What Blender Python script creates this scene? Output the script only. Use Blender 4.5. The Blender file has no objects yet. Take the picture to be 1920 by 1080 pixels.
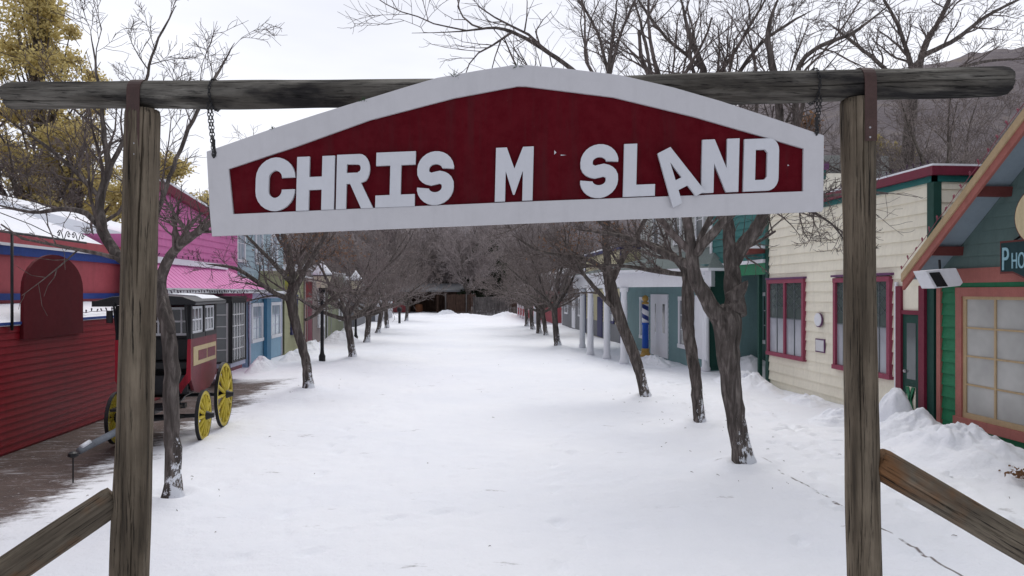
import bpy, math, random
import numpy as np
from mathutils import Vector, Matrix, noise
C = bpy.data.collections.new("scene"); bpy.context.scene.collection.children.link(C)
SC = bpy.context.scene
R = math.radians
# ------------------------------------------------------------------ camera
H, F = 2.5, 1320.0
TH = math.atan(105/1320.0); cT, sT = math.cos(TH), math.sin(TH)
HOR = 548.0
cam = bpy.data.cameras.new('camera'); co = bpy.data.objects.new('camera', cam); C.objects.link(co)
co.location = (0, 0, H); co.rotation_euler = (R(90), 0, -TH)
cam.sensor_width = 36; cam.lens = 36*F/1920; cam.shift_y = (HOR-540)/1920; cam.clip_end = 5000; cam.clip_start = .05
SC.camera = co
# ------------------------------------------------------------------ overcast light
SUN_EL, SUN_AZ = R(60), R(8)          # sun glow behind the cloud, ahead of the camera
wd = bpy.data.worlds.new("World"); SC.world = wd; wd.use_nodes = True
nt = wd.node_tree; nt.nodes.clear()
def wn(t, **k):
    n = nt.nodes.new(t)
    for a, b in k.items(): setattr(n, a, b)
    return n
sky = wn('ShaderNodeTexSky', sky_type='NISHITA', sun_disc=False, sun_elevation=SUN_EL, sun_rotation=SUN_AZ, air_density=1, dust_density=4, ozone_density=1)
tc = wn('ShaderNodeTexCoord'); mp = wn('ShaderNodeMapping'); mp.inputs['Scale'].default_value = (1, 1, 4)
ns = wn('ShaderNodeTexNoise'); ns.inputs['Scale'].default_value = 1.6; ns.inputs['Detail'].default_value = 5
cr = wn('ShaderNodeValToRGB'); cr.color_ramp.elements[0].position = .3; cr.color_ramp.elements[1].position = .75
cr.color_ramp.elements[0].color = (5.5, 5.65, 6.3, 1); cr.color_ramp.elements[1].color = (7.7, 7.75, 8.15, 1)
mx = wn('ShaderNodeMixRGB'); mx.inputs[0].default_value = .93
bg = wn('ShaderNodeBackground'); bg.inputs[1].default_value = .112
ow = wn('ShaderNodeOutputWorld')
L = nt.links.new
L(tc.outputs['Generated'], mp.inputs[0]); L(mp.outputs[0], ns.inputs['Vector']); L(ns.outputs[0], cr.inputs[0])
# cloud deck is brighter ahead where the sun stands behind it
sp = wn('ShaderNodeSeparateXYZ'); L(tc.outputs['Generated'], sp.inputs[0])
mr = wn('ShaderNodeMapRange'); mr.inputs[1].default_value = -.35; mr.inputs[2].default_value = .45; mr.inputs[3].default_value = .62; mr.inputs[4].default_value = 1.0
L(sp.outputs[1], mr.inputs[0])
mu = wn('ShaderNodeVectorMath', operation='SCALE'); L(cr.outputs[0], mu.inputs[0]); L(mr.outputs[0], mu.inputs['Scale'])
L(sky.outputs[0], mx.inputs[1]); L(mu.outputs[0], mx.inputs[2]); L(mx.outputs[0], bg.inputs[0]); L(bg.outputs[0], ow.inputs[0])
sl = bpy.data.lights.new('sun', 'SUN'); sl.energy = 1.1; sl.angle = R(35); sl.color = (1, .97, .93)
so = bpy.data.objects.new('sun', sl); C.objects.link(so)
d = Vector((math.sin(SUN_AZ)*math.cos(SUN_EL), math.cos(SUN_AZ)*math.cos(SUN_EL), math.sin(SUN_EL)))
so.rotation_euler = d.to_track_quat('Z', 'Y').to_euler(); so.location = (0, 0, 30)
SC.view_settings.view_transform = 'Standard'; SC.view_settings.look = 'None'; SC.view_settings.exposure = .42; SC.view_settings.gamma = 1
# ------------------------------------------------------------------ pixel -> place helpers
def W(px, py, D):
    xc = (px-960)/F*D
    return Vector((xc*cT + D*sT, -xc*sT + D*cT, H + (HOR-py)/F*D))
def G(px, py): D = H*F/(py-HOR); v = W(px, py, D); v.z = 0; return v
def onx(px, py, X):
    D = X/((px-960)/F*cT + sT); v = W(px, py, D); return v.y, v.z
def yx(px, X): return onx(px, HOR, X)[0]
# ------------------------------------------------------------------ materials
MATS = {}
def sr(h):
    h = h.lstrip('#'); r = [int(h[i:i+2], 16)/255 for i in (0, 2, 4)]
    return tuple((c/12.92 if c <= .04045 else ((c+.055)/1.055)**2.4) for c in r)
class MT:
    def __init__(s, name):
        s.m = bpy.data.materials.new(name); s.m.use_nodes = True; s.t = s.m.node_tree; s.b = s.t.nodes['Principled BSDF']
    def n(s, t, **k):
        n = s.t.nodes.new(t)
        for a, b in k.items():
            if a[0] == 'i' and a[1:].isdigit(): n.inputs[int(a[1:])].default_value = b
            else: setattr(n, a, b)
        return n
    def l(s, a, b): s.t.links.new(a, b)
    rot = None
    def coord(s, scale=(1, 1, 1), kind='Object'):
        tc = s.n('ShaderNodeTexCoord')
        if s.rot:
            m0 = s.n('ShaderNodeMapping'); m0.inputs['Rotation'].default_value = s.rot; s.l(tc.outputs[kind], m0.inputs[0]); mp = s.n('ShaderNodeMapping'); mp.inputs['Scale'].default_value = scale; s.l(m0.outputs[0], mp.inputs[0]); return mp.outputs[0]
        mp = s.n('ShaderNodeMapping'); mp.inputs['Scale'].default_value = scale
        s.l(tc.outputs[kind], mp.inputs[0]); return mp.outputs[0]
    def noise(s, vec, scale, detail=5, rough=.6, dist=0):
        n = s.n('ShaderNodeTexNoise'); n.inputs['Scale'].default_value = scale; n.inputs['Detail'].default_value = detail
        n.inputs['Roughness'].default_value = rough; n.inputs['Distortion'].default_value = dist
        s.l(vec, n.inputs['Vector']); return n.outputs[0]
    def ramp(s, fac, stops):
        r = s.n('ShaderNodeValToRGB'); e = r.color_ramp.elements
        while len(e) < len(stops): e.new(.5)
        for i, (p, c) in enumerate(stops):
            e[i].position = p; e[i].color = (c[0], c[1], c[2], 1) if hasattr(c, '__len__') else (c, c, c, 1)
        s.l(fac, r.inputs[0]); return r.outputs[0]
    def mix(s, fac, a, b, mode='MIX'):
        m = s.n('ShaderNodeMixRGB', blend_type=mode)
        for i, v in ((0, fac), (1, a), (2, b)):
            if hasattr(v, 'links'): s.l(v, m.inputs[i])
            elif i == 0: m.inputs[0].default_value = v
            else: m.inputs[i].default_value = (v[0], v[1], v[2], 1)
        return m.outputs[0]
    def bump(s, h, strength=.3, dist=.01):
        b = s.n('ShaderNodeBump'); b.inputs['Strength'].default_value = strength; b.inputs['Distance'].default_value = dist
        s.l(h, b.inputs['Height']); s.l(b.outputs[0], s.b.inputs['Normal'])
    def col(s, c):
        if hasattr(c, 'links'): s.l(c, s.b.inputs['Base Color'])
        else: s.b.inputs['Base Color'].default_value = (c[0], c[1], c[2], 1)
def paint(name, col, rough=.6, wear=.18, scale=3, grain=(1, 1, 1), spec=.3, bump=.25):
    """weathered paint: two scales of blotch, fine dirt streaks"""
    if name in MATS: return MATS[name]
    m = MT(name); v = m.coord(grain)
    c2 = tuple(x*(1-wear) for x in col); c3 = tuple(min(1, x*(1+wear*.6)+.01) for x in col)
    a = m.noise(v, scale, 6, .65); b = m.noise(v, scale*9, 4, .7)
    c = m.ramp(a, [(.3, c2), (.55, col), (.75, c3)])
    c = m.mix(.35, c, m.ramp(b, [(.3, c2), (.6, c3)]))
    st = m.noise(m.coord((7, 7, .6)), 1.2, 6, .7)       # run-off streaks and flaked spots
    c = m.mix(m.ramp(st, [(.50, 0.0), (.72, min(.6, wear*2.2))]), c, tuple(x*.55+.012 for x in col))
    fl = m.noise(m.coord(), 22, 8, .8)
    c = m.mix(m.ramp(fl, [(.66, 0.0), (.70, min(.7, wear*2.5))]), c, tuple(x*.5+.045 for x in col))
    m.col(c); m.b.inputs['Roughness'].default_value = rough; m.b.inputs['Specular IOR Level'].default_value = spec
    m.bump(b, bump, .004); MATS[name] = m.m; return m.m
def wood(name, dark, mid, light, axis=2, rough=.85, sc=1.0, tint=None, patch=False, rot=None):
    if name in MATS: return MATS[name]
    m = MT(name); m.rot = rot; g = [9*sc, 9*sc, 9*sc]; g[axis] = .55*sc
    v = m.coord(tuple(g)); v2 = m.coord((1, 1, 1))
    g3 = [55*sc]*3; g3[axis] = 2.0*sc; v3 = m.coord(tuple(g3))
    a = m.noise(v, 1, 8, .65, .3); b = m.noise(v2, 2.2, 4, .6); f = m.noise(v3, 1, 6, .7, .2)
    c = m.ramp(a, [(.30, dark), (.44, mid), (.62, light), (.75, mid)])
    c = m.mix(m.ramp(b, [(.35, 0.0), (.7, .55)]), c, tuple(x*.45 for x in mid))
    if tint: c = m.mix(m.ramp(m.noise(v2, 1.6, 4), [(.46, 0.0), (.60, .85)]), c, tint)
    if patch: c = m.mix(m.ramp(m.noise(m.coord((.55, 2, 2)), 1.7, 6, .6), [(.47, 0.0), (.58, .92)]), c, (.012, .011, .012))
    cr_ = m.ramp(f, [(.36, .10), (.46, 1.0), (.60, 1.0), (.68, 1.35)])
    c = m.mix(1, c, cr_, 'MULTIPLY')
    m.col(c); m.b.inputs['Roughness'].default_value = rough; m.b.inputs['Specular IOR Level'].default_value = .2
    m.bump(m.mix(.5, a, f), .7, .012); MATS[name] = m.m; return m.m
def glass(name, col, rough=.08):
    if name in MATS: return MATS[name]
    m = MT(name); v = m.coord(); a = m.noise(v, 1.4, 3)
    m.col(m.ramp(a, [(.3, tuple(x*.7 for x in col)), (.7, col)])); m.b.inputs['Roughness'].default_value = rough
    m.b.inputs['Specular IOR Level'].default_value = .5
    m.bump(m.noise(v, 2.0, 2), .06, .01); MATS[name] = m.m; return m.m
def bark(name, c1, c2, snow=True):
    m = MT(name); v = m.coord((16, 16, 2.6)); a = m.noise(v, 1, 7, .65, .4)
    v2 = m.coord(); b = m.noise(v2, 2.5, 4)
    c = m.ramp(a, [(.32, tuple(x*.35 for x in c1)), (.5, c1), (.68, c2)])
    c = m.mix(m.ramp(b, [(.4, 0.0), (.7, .5)]), c, tuple(x*.6 for x in c1))
    if snow:  # wind-driven snow stuck in the bark near the foot
        tcn = m.n('ShaderNodeTexCoord'); s3 = m.n('ShaderNodeSeparateXYZ'); m.l(tcn.outputs['Object'], s3.inputs[0])
        mr = m.n('ShaderNodeMapRange', i1=.0, i2=1.15, i3=.80, i4=.30); m.l(s3.outputs[2], mr.inputs[0])
        g = m.n('ShaderNodeNewGeometry'); dt = m.n('ShaderNodeVectorMath', operation='DOT_PRODUCT'); dt.inputs[1].default_value = (.75, -.45, .3)
        m.l(g.outputs['Normal'], dt.inputs[0])
        m1 = m.n('ShaderNodeMath', operation='MULTIPLY_ADD', i1=.22); m.l(dt.outputs['Value'], m1.inputs[0]); m.l(mr.outputs[0], m1.inputs[2])
        nn = m.noise(m.coord((9, 9, 5)), 1.6, 6, .75)
        m2 = m.n('ShaderNodeMath', operation='MULTIPLY_ADD', i1=1.5, i2=-.75); m.l(nn, m2.inputs[0])
        m3 = m.n('ShaderNodeMath', operation='ADD'); m.l(m1.outputs[0], m3.inputs[0]); m.l(m2.outputs[0], m3.inputs[1])
        c = m.mix(m.ramp(m3.outputs[0], [(.82, 0.0), (.88, 1.0)]), c, (.78, .8, .85))
    m.col(c); m.b.inputs['Roughness'].default_value = .9; m.b.inputs['Specular IOR Level'].default_value = .15
    m.bump(a, .9, .03); return m.m
M_bark = bark('bark', (.10, .085, .078), (.23, .20, .185))
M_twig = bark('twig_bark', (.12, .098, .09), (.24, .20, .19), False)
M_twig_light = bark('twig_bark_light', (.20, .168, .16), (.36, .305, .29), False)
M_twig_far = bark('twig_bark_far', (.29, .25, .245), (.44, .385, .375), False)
M_post = wood('weathered_post', (.022, .018, .014), (.108, .086, .062), (.205, .168, .124), 2)
M_beam = wood('weathered_beam', (.012, .011, .011), (.075, .068, .058), (.19, .18, .16), 0, patch=True)
def brace_wood(name, d): return wood(name, (.02, .015, .012), (.10, .082, .062), (.19, .16, .12), 2, tint=(.16, .075, .03), rot=tuple(Vector(d).normalized().rotation_difference(Vector((0, 0, 1))).to_euler()))
M_fence = wood('fence_wood', (.04, .035, .035), (.10, .09, .088), (.17, .155, .15), 2)
M_brownwood = wood('brown_wood', (.02, .012, .009), (.06, .035, .026), (.10, .06, .045), 2)
M_signwhite = paint('sign_white', (.49, .485, .505), .55, .06, 1.5)
M_signred = paint('sign_red', (.082, .0006, .005), .75, .30, 1.2, spec=.08)
M_letter = paint('letter_white', (.53, .54, .575), .55, .05, 2)
M_strap = paint('strap_steel', (.055, .028, .024), .6, .35, 8)
M_iron = paint('black_iron', (.012, .012, .014), .45, .3, 10)
M_zinc = paint('zinc', (.35, .35, .36), .35, .2, 20)
M_green_needle = paint('needle_green', (.03, .06, .025), .7, .3, 20)
def snowmat():
    m = MT('snow'); v = m.coord()
    a = m.noise(v, 2.5, 8, .7); b = m.noise(v, .35, 4); 
    m.col(m.ramp(b, [(.3, (.79, .815, .88)), (.7, (.86, .875, .915))]))
    m.b.inputs['Roughness'].default_value = .75; m.b.inputs['Specular IOR Level'].default_value = .25
    m.bump(a, .8, .06); return m.m
M_snow = snowmat()
# ------------------------------------------------------------------ mesh building
LOC = {}
def tag(o, label=None, cat=None, group=None, kind=None):
    if label: o['label'] = label
    if cat: o['category'] = cat
    if group: o['group'] = group
    if kind: o['kind'] = kind
    return o
def empty(name, loc, label, cat, group=None):
    o = bpy.data.objects.new(name, None); C.objects.link(o); o.location = loc; o.empty_display_size = .2
    LOC[o.name] = Vector(loc); return tag(o, label, cat, group)
class MB:
    def __init__(s): s.v = []; s.f = []
    def add(s, vs, fs):
        b = len(s.v); s.v.extend([tuple(p) for p in vs]); s.f.extend([tuple(i+b for i in f) for f in fs]); return s
    def box(s, x0, x1, y0, y1, z0, z1):
        vs = [(x, y, z) for x in (x0, x1) for y in (y0, y1) for z in (z0, z1)]
        return s.add(vs, [(0, 1, 3, 2), (4, 6, 7, 5), (0, 4, 5, 1), (2, 3, 7, 6), (0, 2, 6, 4), (1, 5, 7, 3)])
    def fb(s, fr, u0, u1, v0, v1, n0, n1):
        O, U, N = fr; vs = [O+U*u+N*n+Vector((0, 0, v)) for u in (u0, u1) for n in (n0, n1) for v in (v0, v1)]
        return s.add(vs, [(0, 1, 3, 2), (4, 6, 7, 5), (0, 4, 5, 1), (2, 3, 7, 6), (0, 2, 6, 4), (1, 5, 7, 3)])
    def tube(s, pts, rad, n=8, cap=True):
        pts = [Vector(p) for p in pts]; k = len(pts)
        if not hasattr(rad, '__len__'): rad = [rad]*k
        ref = None; vs = []; fs = []
        for i in range(k):
            t = (pts[min(i+1, k-1)]-pts[max(i-1, 0)])
            t = t.normalized() if t.length > 1e-9 else Vector((0, 0, 1))
            if ref is None: ref = Vector((1, 0, 0)) if abs(t.x) < .8 else Vector((0, 1, 0))
            a = (ref - t*ref.dot(t)).normalized(); ref = a; b = t.cross(a)
            for j in range(n):
                an = 2*math.pi*j/n; vs.append(pts[i]+(a*math.cos(an)+b*math.sin(an))*rad[i])
        for i in range(k-1):
            for j in range(n):
                j2 = (j+1) % n; fs.append((i*n+j, i*n+j2, (i+1)*n+j2, (i+1)*n+j))
        if cap: fs.append(tuple(range(n-1, -1, -1))); fs.append(tuple((k-1)*n+j for j in range(n)))
        return s.add(vs, fs)
    def prism(s, poly, nvec):          # poly: 3-D points in a plane, thickness along nvec
        n = len(poly); nv = Vector(nvec); vs = [Vector(p) for p in poly]+[Vector(p)+nv for p in poly]
        fs = [tuple(range(n)), tuple(range(2*n-1, n-1, -1))]+[(i, i+n, (i+1) % n+n, (i+1) % n) for i in range(n)]
        return s.add(vs, fs)
    def lathe(s, c, prof, n=16, axis='z'):
        vs = []; fs = []
        for r, z in prof:
            for j in range(n):
                a = 2*math.pi*j/n; p = (r*math.cos(a), r*math.sin(a), z)
                if axis == 'x': p = (z, p[0], p[1])
                vs.append(Vector(c)+Vector(p))
        k = len(prof)
        for i in range(k-1):
            for j in range(n): j2 = (j+1) % n; fs.append((i*n+j, i*n+j2, (i+1)*n+j2, (i+1)*n+j))
        fs.append(tuple(range(n-1, -1, -1))); fs.append(tuple((k-1)*n+j for j in range(n)))
        return s.add(vs, fs)
    def build(s, name, mat, parent=None, smooth=False, bevel=0, label=None, origin=None):
        v = np.array(s.v, dtype=float)
        if parent is not None: o0 = LOC[parent.name]
        elif origin is not None: o0 = Vector(origin)
        else: o0 = Vector(((v[:, 0].min()+v[:, 0].max())/2, (v[:, 1].min()+v[:, 1].max())/2, v[:, 2].min()))
        v = v - np.array(o0)
        me = bpy.data.meshes.new(name); me.from_pydata(v.tolist(), [], s.f); me.materials.append(mat)
        import bmesh
        if len(s.f) < 3000 and not smooth:
            bm = bmesh.new(); bm.from_mesh(me); bmesh.ops.recalc_face_normals(bm, faces=bm.faces); bm.to_mesh(me); bm.free()
        if smooth: me.polygons.foreach_set('use_smooth', [True]*len(me.polygons))
        me.update()
        o = bpy.data.objects.new(name, me); C.objects.link(o)
        if parent is not None: o.parent = parent
        else: o.location = o0
        LOC[o.name] = o0
        if bevel:
            b = o.modifiers.new('bevel', 'BEVEL'); b.width = bevel; b.segments = 2; b.limit_method = 'ANGLE'
        if label: o['label'] = label
        return o
def curve_solid(name, splines, fr, depth, mat, parent, label=None, bevel=.003):
    """flat outline (with holes) in frame (O,U,V,N) cut from a board of given depth"""
    O, U, V, N = fr
    cu = bpy.data.curves.new(name, 'CURVE'); cu.dimensions = '2D'; cu.fill_mode = 'BOTH'; cu.extrude = depth/2; cu.bevel_depth = bevel; cu.bevel_resolution = 1
    for sp_ in splines:
        s_ = cu.splines.new('POLY'); s_.points.add(len(sp_)-1); s_.use_cyclic_u = True
        for i, p in enumerate(sp_): s_.points[i].co = (p[0], p[1], 0, 1)
    to = bpy.data.objects.new('tmp', cu); C.objects.link(to)
    me = bpy.data.meshes.new_from_object(to.evaluated_get(bpy.context.evaluated_depsgraph_get()))
    bpy.data.objects.remove(to)
    o0 = LOC[parent.name]
    for v in me.vertices:
        c = v.co.copy(); v.co = O+U*c.x+V*c.y+N*(c.z+depth/2) - o0
    me.name = name; me.materials.clear(); me.materials.append(mat)
    o = bpy.data.objects.new(name, me); C.objects.link(o); o.parent = parent; LOC[o.name] = o0
    if label: o['label'] = label
    return o
# ------------------------------------------------------------------ ground
def hgt(x, y):
    h = .05*noise.noise(Vector((x*.35, y*.25, 0))) + .022*noise.noise(Vector((x*1.6, y*1.2, 3))) + .017*noise.noise(Vector((x*4.5, y*4, 7)))
    # raised shoulders along the tree rows
    for c, w in ((-3.9, .8), (4.7, .8)):
        h += .07*math.exp(-((x-c)/w)**2)*(.6+.8*noise.noise(Vector((x*.9, y*.7, 11))))
    if x < -5 and 6 < y < 22: h *= .25
    return h-.03
gx = list(np.concatenate([[-3000, -800, -250, -90, -40, -22], np.arange(-15, -5, .15), np.arange(-5, 7, .07), np.arange(7, 12.01, .12), [20, 40, 90, 250, 800, 3000]]))
gy = list(np.concatenate([[-1500, -300, -60, -15, 0], np.arange(3, 14, .06), np.arange(14, 30, .12), np.arange(30, 60, .3), np.arange(60, 100, 1), [130, 300, 800, 3000]]))
vs = []
for y in gy:
    for x in gx:
        near = -16 < x < 13 and 0 < y < 110
        vs.append((x, y, hgt(x, y) if near else 0.0))
nx_ = len(gx); fs = [(j*nx_+i, j*nx_+i+1, (j+1)*nx_+i+1, (j+1)*nx_+i) for j in range(len(gy)-1) for i in range(nx_-1)]
V_ = np.array(vs); rgp = random.Random(77); prints = []
def trail(x0, y0, x1, y1, n):
    dx, dy = x1-x0, y1-y0; l = math.hypot(dx, dy); ux, uy = dx/l, dy/l
    for i in range(n):
        f = i/n; s_ = .11 if i % 2 else -.11; wv = .25*math.sin(f*7+x0)
        prints.append((x0+dx*f-uy*(s_+wv)+rgp.gauss(0, .03), y0+dy*f+ux*(s_+wv)+rgp.gauss(0, .04), ux, uy, rgp.uniform(.02, .045)))
trail(1.2, 4.5, 2.6, 26, 34); trail(-2.3, 5, -1.2, 20, 24); trail(3.4, 7, 7.2, 13, 11); trail(-1.6, 7.2, .3, 8.4, 4)
for k in range(160): prints.append((rgp.gauss(6.2, .8), rgp.uniform(6, 20), rgp.gauss(0, 1), rgp.gauss(0, 1), rgp.uniform(.02, .07)))
for k in range(70): prints.append((rgp.uniform(-4, 6), rgp.uniform(5, 22), rgp.gauss(0, 1), rgp.gauss(0, 1), rgp.uniform(.006, .02)))
for x, y, ux, uy, dp in prints:
    l = math.hypot(ux, uy); ux /= l; uy /= l
    mk = (abs(V_[:, 0]-x) < .5) & (abs(V_[:, 1]-y) < .5); q = V_[mk]; a = (q[:, 0]-x)*ux+(q[:, 1]-y)*uy; b = -(q[:, 0]-x)*uy+(q[:, 1]-y)*ux
    e = (a/.15)**2+(b/.075)**2; V_[mk, 2] += -dp*np.exp(-e**1.5)+dp*.35*np.exp(-((np.sqrt(e)-1.5)/.35)**2)
for tx, ty in ((325, 935), (579, 731), (1396, 872), (1312, 794), (1210, 744), (662, 673), (1046, 650)):
    t_ = G(tx, ty); dd = np.hypot(V_[:, 0]-t_.x, V_[:, 1]-t_.y); V_[:, 2] += .07*np.exp(-((dd-.30)/.16)**2)*(dd < 1)
vs = V_.tolist()
def groundmat():
    m = MT('snow_ground'); v = m.coord(); grit = m.noise(m.coord((1, 1, 1)), 30, 4, .8)
    s3 = m.n('ShaderNodeSeparateXYZ'); m.l(v, s3.inputs[0]); X, Y = s3.outputs[0], s3.outputs[1]
    # paver layer
    br = m.n('ShaderNodeTexBrick'); br.inputs['Scale'].default_value = 5; m.l(m.coord((1, 1, 1)), br.inputs['Vector'])
    br.inputs['Color1'].default_value = (.115, .078, .068, 1); br.inputs['Color2'].default_value = (.075, .052, .048, 1); br.inputs['Mortar'].default_value = (.05, .042, .04, 1)
    br.inputs['Mortar Size'].default_value = .03
    pav = m.mix(.4, br.outputs[0], m.ramp(m.noise(v, 1.5, 6), [(.3, (.06, .045, .04)), (.7, (.16, .115, .10))]))
    b = m.noise(v, .25, 4); fine = m.noise(v, 9, 7, .75)
    sn = m.ramp(b, [(.3, (.79, .815, .88)), (.7, (.86, .875, .915))])
    # wind-swept bare strip beside the red building
    st = m.noise(m.coord((1.1, 2.6, 1)), 1.5, 12, .80); bl = m.noise(m.coord((.5, .5, 1)), 1, 3)
    a1 = m.n('ShaderNodeMath', operation='MULTIPLY_ADD', i1=3.0); m.l(st, a1.inputs[0]); m.l(X, a1.inputs[2])       # x + 3.6*noise
    a1b = m.n('ShaderNodeMath', operation='MULTIPLY_ADD', i1=1.4); m.l(bl, a1b.inputs[0]); m.l(a1.outputs[0], a1b.inputs[2])
    r1 = m.n('ShaderNodeMapRange', i1=-2.95, i2=-2.5, i3=1, i4=0); m.l(a1b.outputs[0], r1.inputs[0])
    a2 = m.n('ShaderNodeMath', operation='MULTIPLY_ADD', i1=3.0); m.l(st, a2.inputs[0]); m.l(Y, a2.inputs[2])
    r2 = m.n('ShaderNodeMapRange', i1=21.5, i2=22.6, i3=1, i4=0); m.l(a2.outputs[0], r2.inputs[0])
    r2b = m.n('ShaderNodeMapRange', i1=8.2, i2=9.4, i3=0, i4=1); m.l(a2.outputs[0], r2b.inputs[0])
    f1 = m.n('ShaderNodeMath', operation='MULTIPLY'); m.l(r1.outputs[0], f1.inputs[0]); m.l(r2.outputs[0], f1.inputs[1])
    f1c = m.n('ShaderNodeMath', operation='MULTIPLY'); m.l(f1.outputs[0], f1c.inputs[0]); m.l(r2b.outputs[0], f1c.inputs[1])
    # thin bare scuffs: dark seam along the right kerb line and small random patches
    pt = m.noise(m.coord((.8, 2.2, 1)), 1.1, 9, .72)
    f2 = m.ramp(pt, [(.635, 0.0), (.69, .5)])
    w1 = m.n('ShaderNodeMath', operation='MULTIPLY_ADD', i1=.10); m.l(m.noise(v, 1.3, 5), w1.inputs[0]); m.l(X, w1.inputs[2])
    w2 = m.n('ShaderNodeMath', operation='SUBTRACT', i1=4.52); m.l(w1.outputs[0], w2.inputs[0])
    w3 = m.n('ShaderNodeMath', operation='ABSOLUTE'); m.l(w2.outputs[0], w3.inputs[0])
    w4 = m.n('ShaderNodeMapRange', i1=.008, i2=.025, i3=1, i4=0); m.l(w3.outputs[0], w4.inputs[0])
    w5 = m.n('ShaderNodeMapRange', i1=9.6, i2=10.2, i3=1, i4=0); m.l(Y, w5.inputs[0])
    w6 = m.n('ShaderNodeMath', operation='MULTIPLY'); m.l(w4.outputs[0], w6.inputs[0]); m.l(w5.outputs[0], w6.inputs[1])
    w7 = m.n('ShaderNodeMath', operation='MULTIPLY'); m.l(w6.outputs[0], w7.inputs[0]); m.l(m.ramp(m.noise(v, 3.2, 4), [(.44, 0.0), (.52, .9)]), w7.inputs[1])
    mxn = m.n('ShaderNodeMath', operation='MAXIMUM'); m.l(f1c.outputs[0], mxn.inputs[0]); m.l(f2, mxn.inputs[1])
    mx2 = m.n('ShaderNodeMath', operation='MAXIMUM'); m.l(mxn.outputs[0], mx2.inputs[0]); m.l(w7.outputs[0], mx2.inputs[1])
    spk = m.noise(m.coord((1, 1.6, 1)), 13, 8, .8); pav = m.mix(m.ramp(spk, [(.60, 0.0), (.66, .8)]), pav, (.74, .76, .82))
    mid_ = m.noise(m.coord((.7, 3.2, 1)), 2.4, 9, .75); pav = m.mix(m.ramp(mid_, [(.55, 0.0), (.70, .65)]), pav, (.62, .63, .67))
    sn = m.mix(m.ramp(grit, [(.30, .10), (.42, 0.0)]), sn, (.5, .5, .55))
    m.col(m.mix(mx2.outputs[0], sn, pav))
    m.b.inputs['Roughness'].default_value = .7; m.b.inputs['Specular IOR Level'].default_value = .25
    hh = m.mix(.5, m.noise(v, 2.2, 7, .65), fine); m.bump(hh, .8, .06); return m.m
g = MB(); g.v = vs; g.f = fs
go = g.build('ground', groundmat(), smooth=True, origin=(0, 0, 0)); tag(go, kind='structure', label='snow covered street with a bare brick strip on the left')
# ------------------------------------------------------------------ hills behind the town
def ridge(px):   # height of skyline above horizon, in px, as seen over the town
    t = [(-900, 60), (-200, 110), (200, 120), (500, 120), (700, 150), (900, 190), (1100, 260), (1300, 345), (1500, 398), (1600, 418), (1750, 445), (1920, 480), (2200, 540), (2800, 600)]
    for (a, ha), (b, hb) in zip(t, t[1:]):
        if a <= px <= b: return ha+(hb-ha)*(px-a)/(b-a)
    return t[0][1] if px < t[0][0] else t[-1][1]
vs = []; rows = [120, 135, 150, 170, 195, 225, 260, 300, 345, 390, 420, 460, 600]; cols = list(range(-900, 2801, 20))
for k, D in enumerate(rows):
    for px in cols:
        f = min(1, max(0, (D-118)/(420-118)))**.8 if D <= 420 else 1-.3*(D-420)/180
        top = ridge(px)/F*420
        p = W(px, HOR, D); h = top*f
        h += (noise.fractal(Vector((p.x*.02, p.y*.02, 0)), .8, 2.1, 5)*9 - abs(noise.noise(Vector((px*.006, D*.004, 5))))*10)*f*(0 if k == 0 else 1)*.8
        vs.append((p.x, p.y, h-.5))
n_ = len(cols); fs = [(j*n_+i, j*n_+i+1, (j+1)*n_+i+1, (j+1)*n_+i) for j in range(len(rows)-1) for i in range(n_-1)]
m = MT('hill'); v = m.coord(); a = m.noise(v, .04, 8, .75); b = m.noise(v, .5, 6, .8)
c = m.ramp(a, [(.35, (.15, .125, .14)), (.55, (.21, .18, .19)), (.7, (.25, .20, .16))])
c = m.mix(m.ramp(b, [(.45, 0.0), (.62, .55)]), c, (.10, .082, .09))
m.col(c); m.b.inputs['Roughness'].default_value = 1; m.bump(b, 1, 2.0)
g = MB(); g.v = vs; g.f = fs; tag(g.build('hills', m.m, smooth=True, origin=(0, 0, 0)), kind='structure', label='bare brown grey mountainside behind the town')

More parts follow.
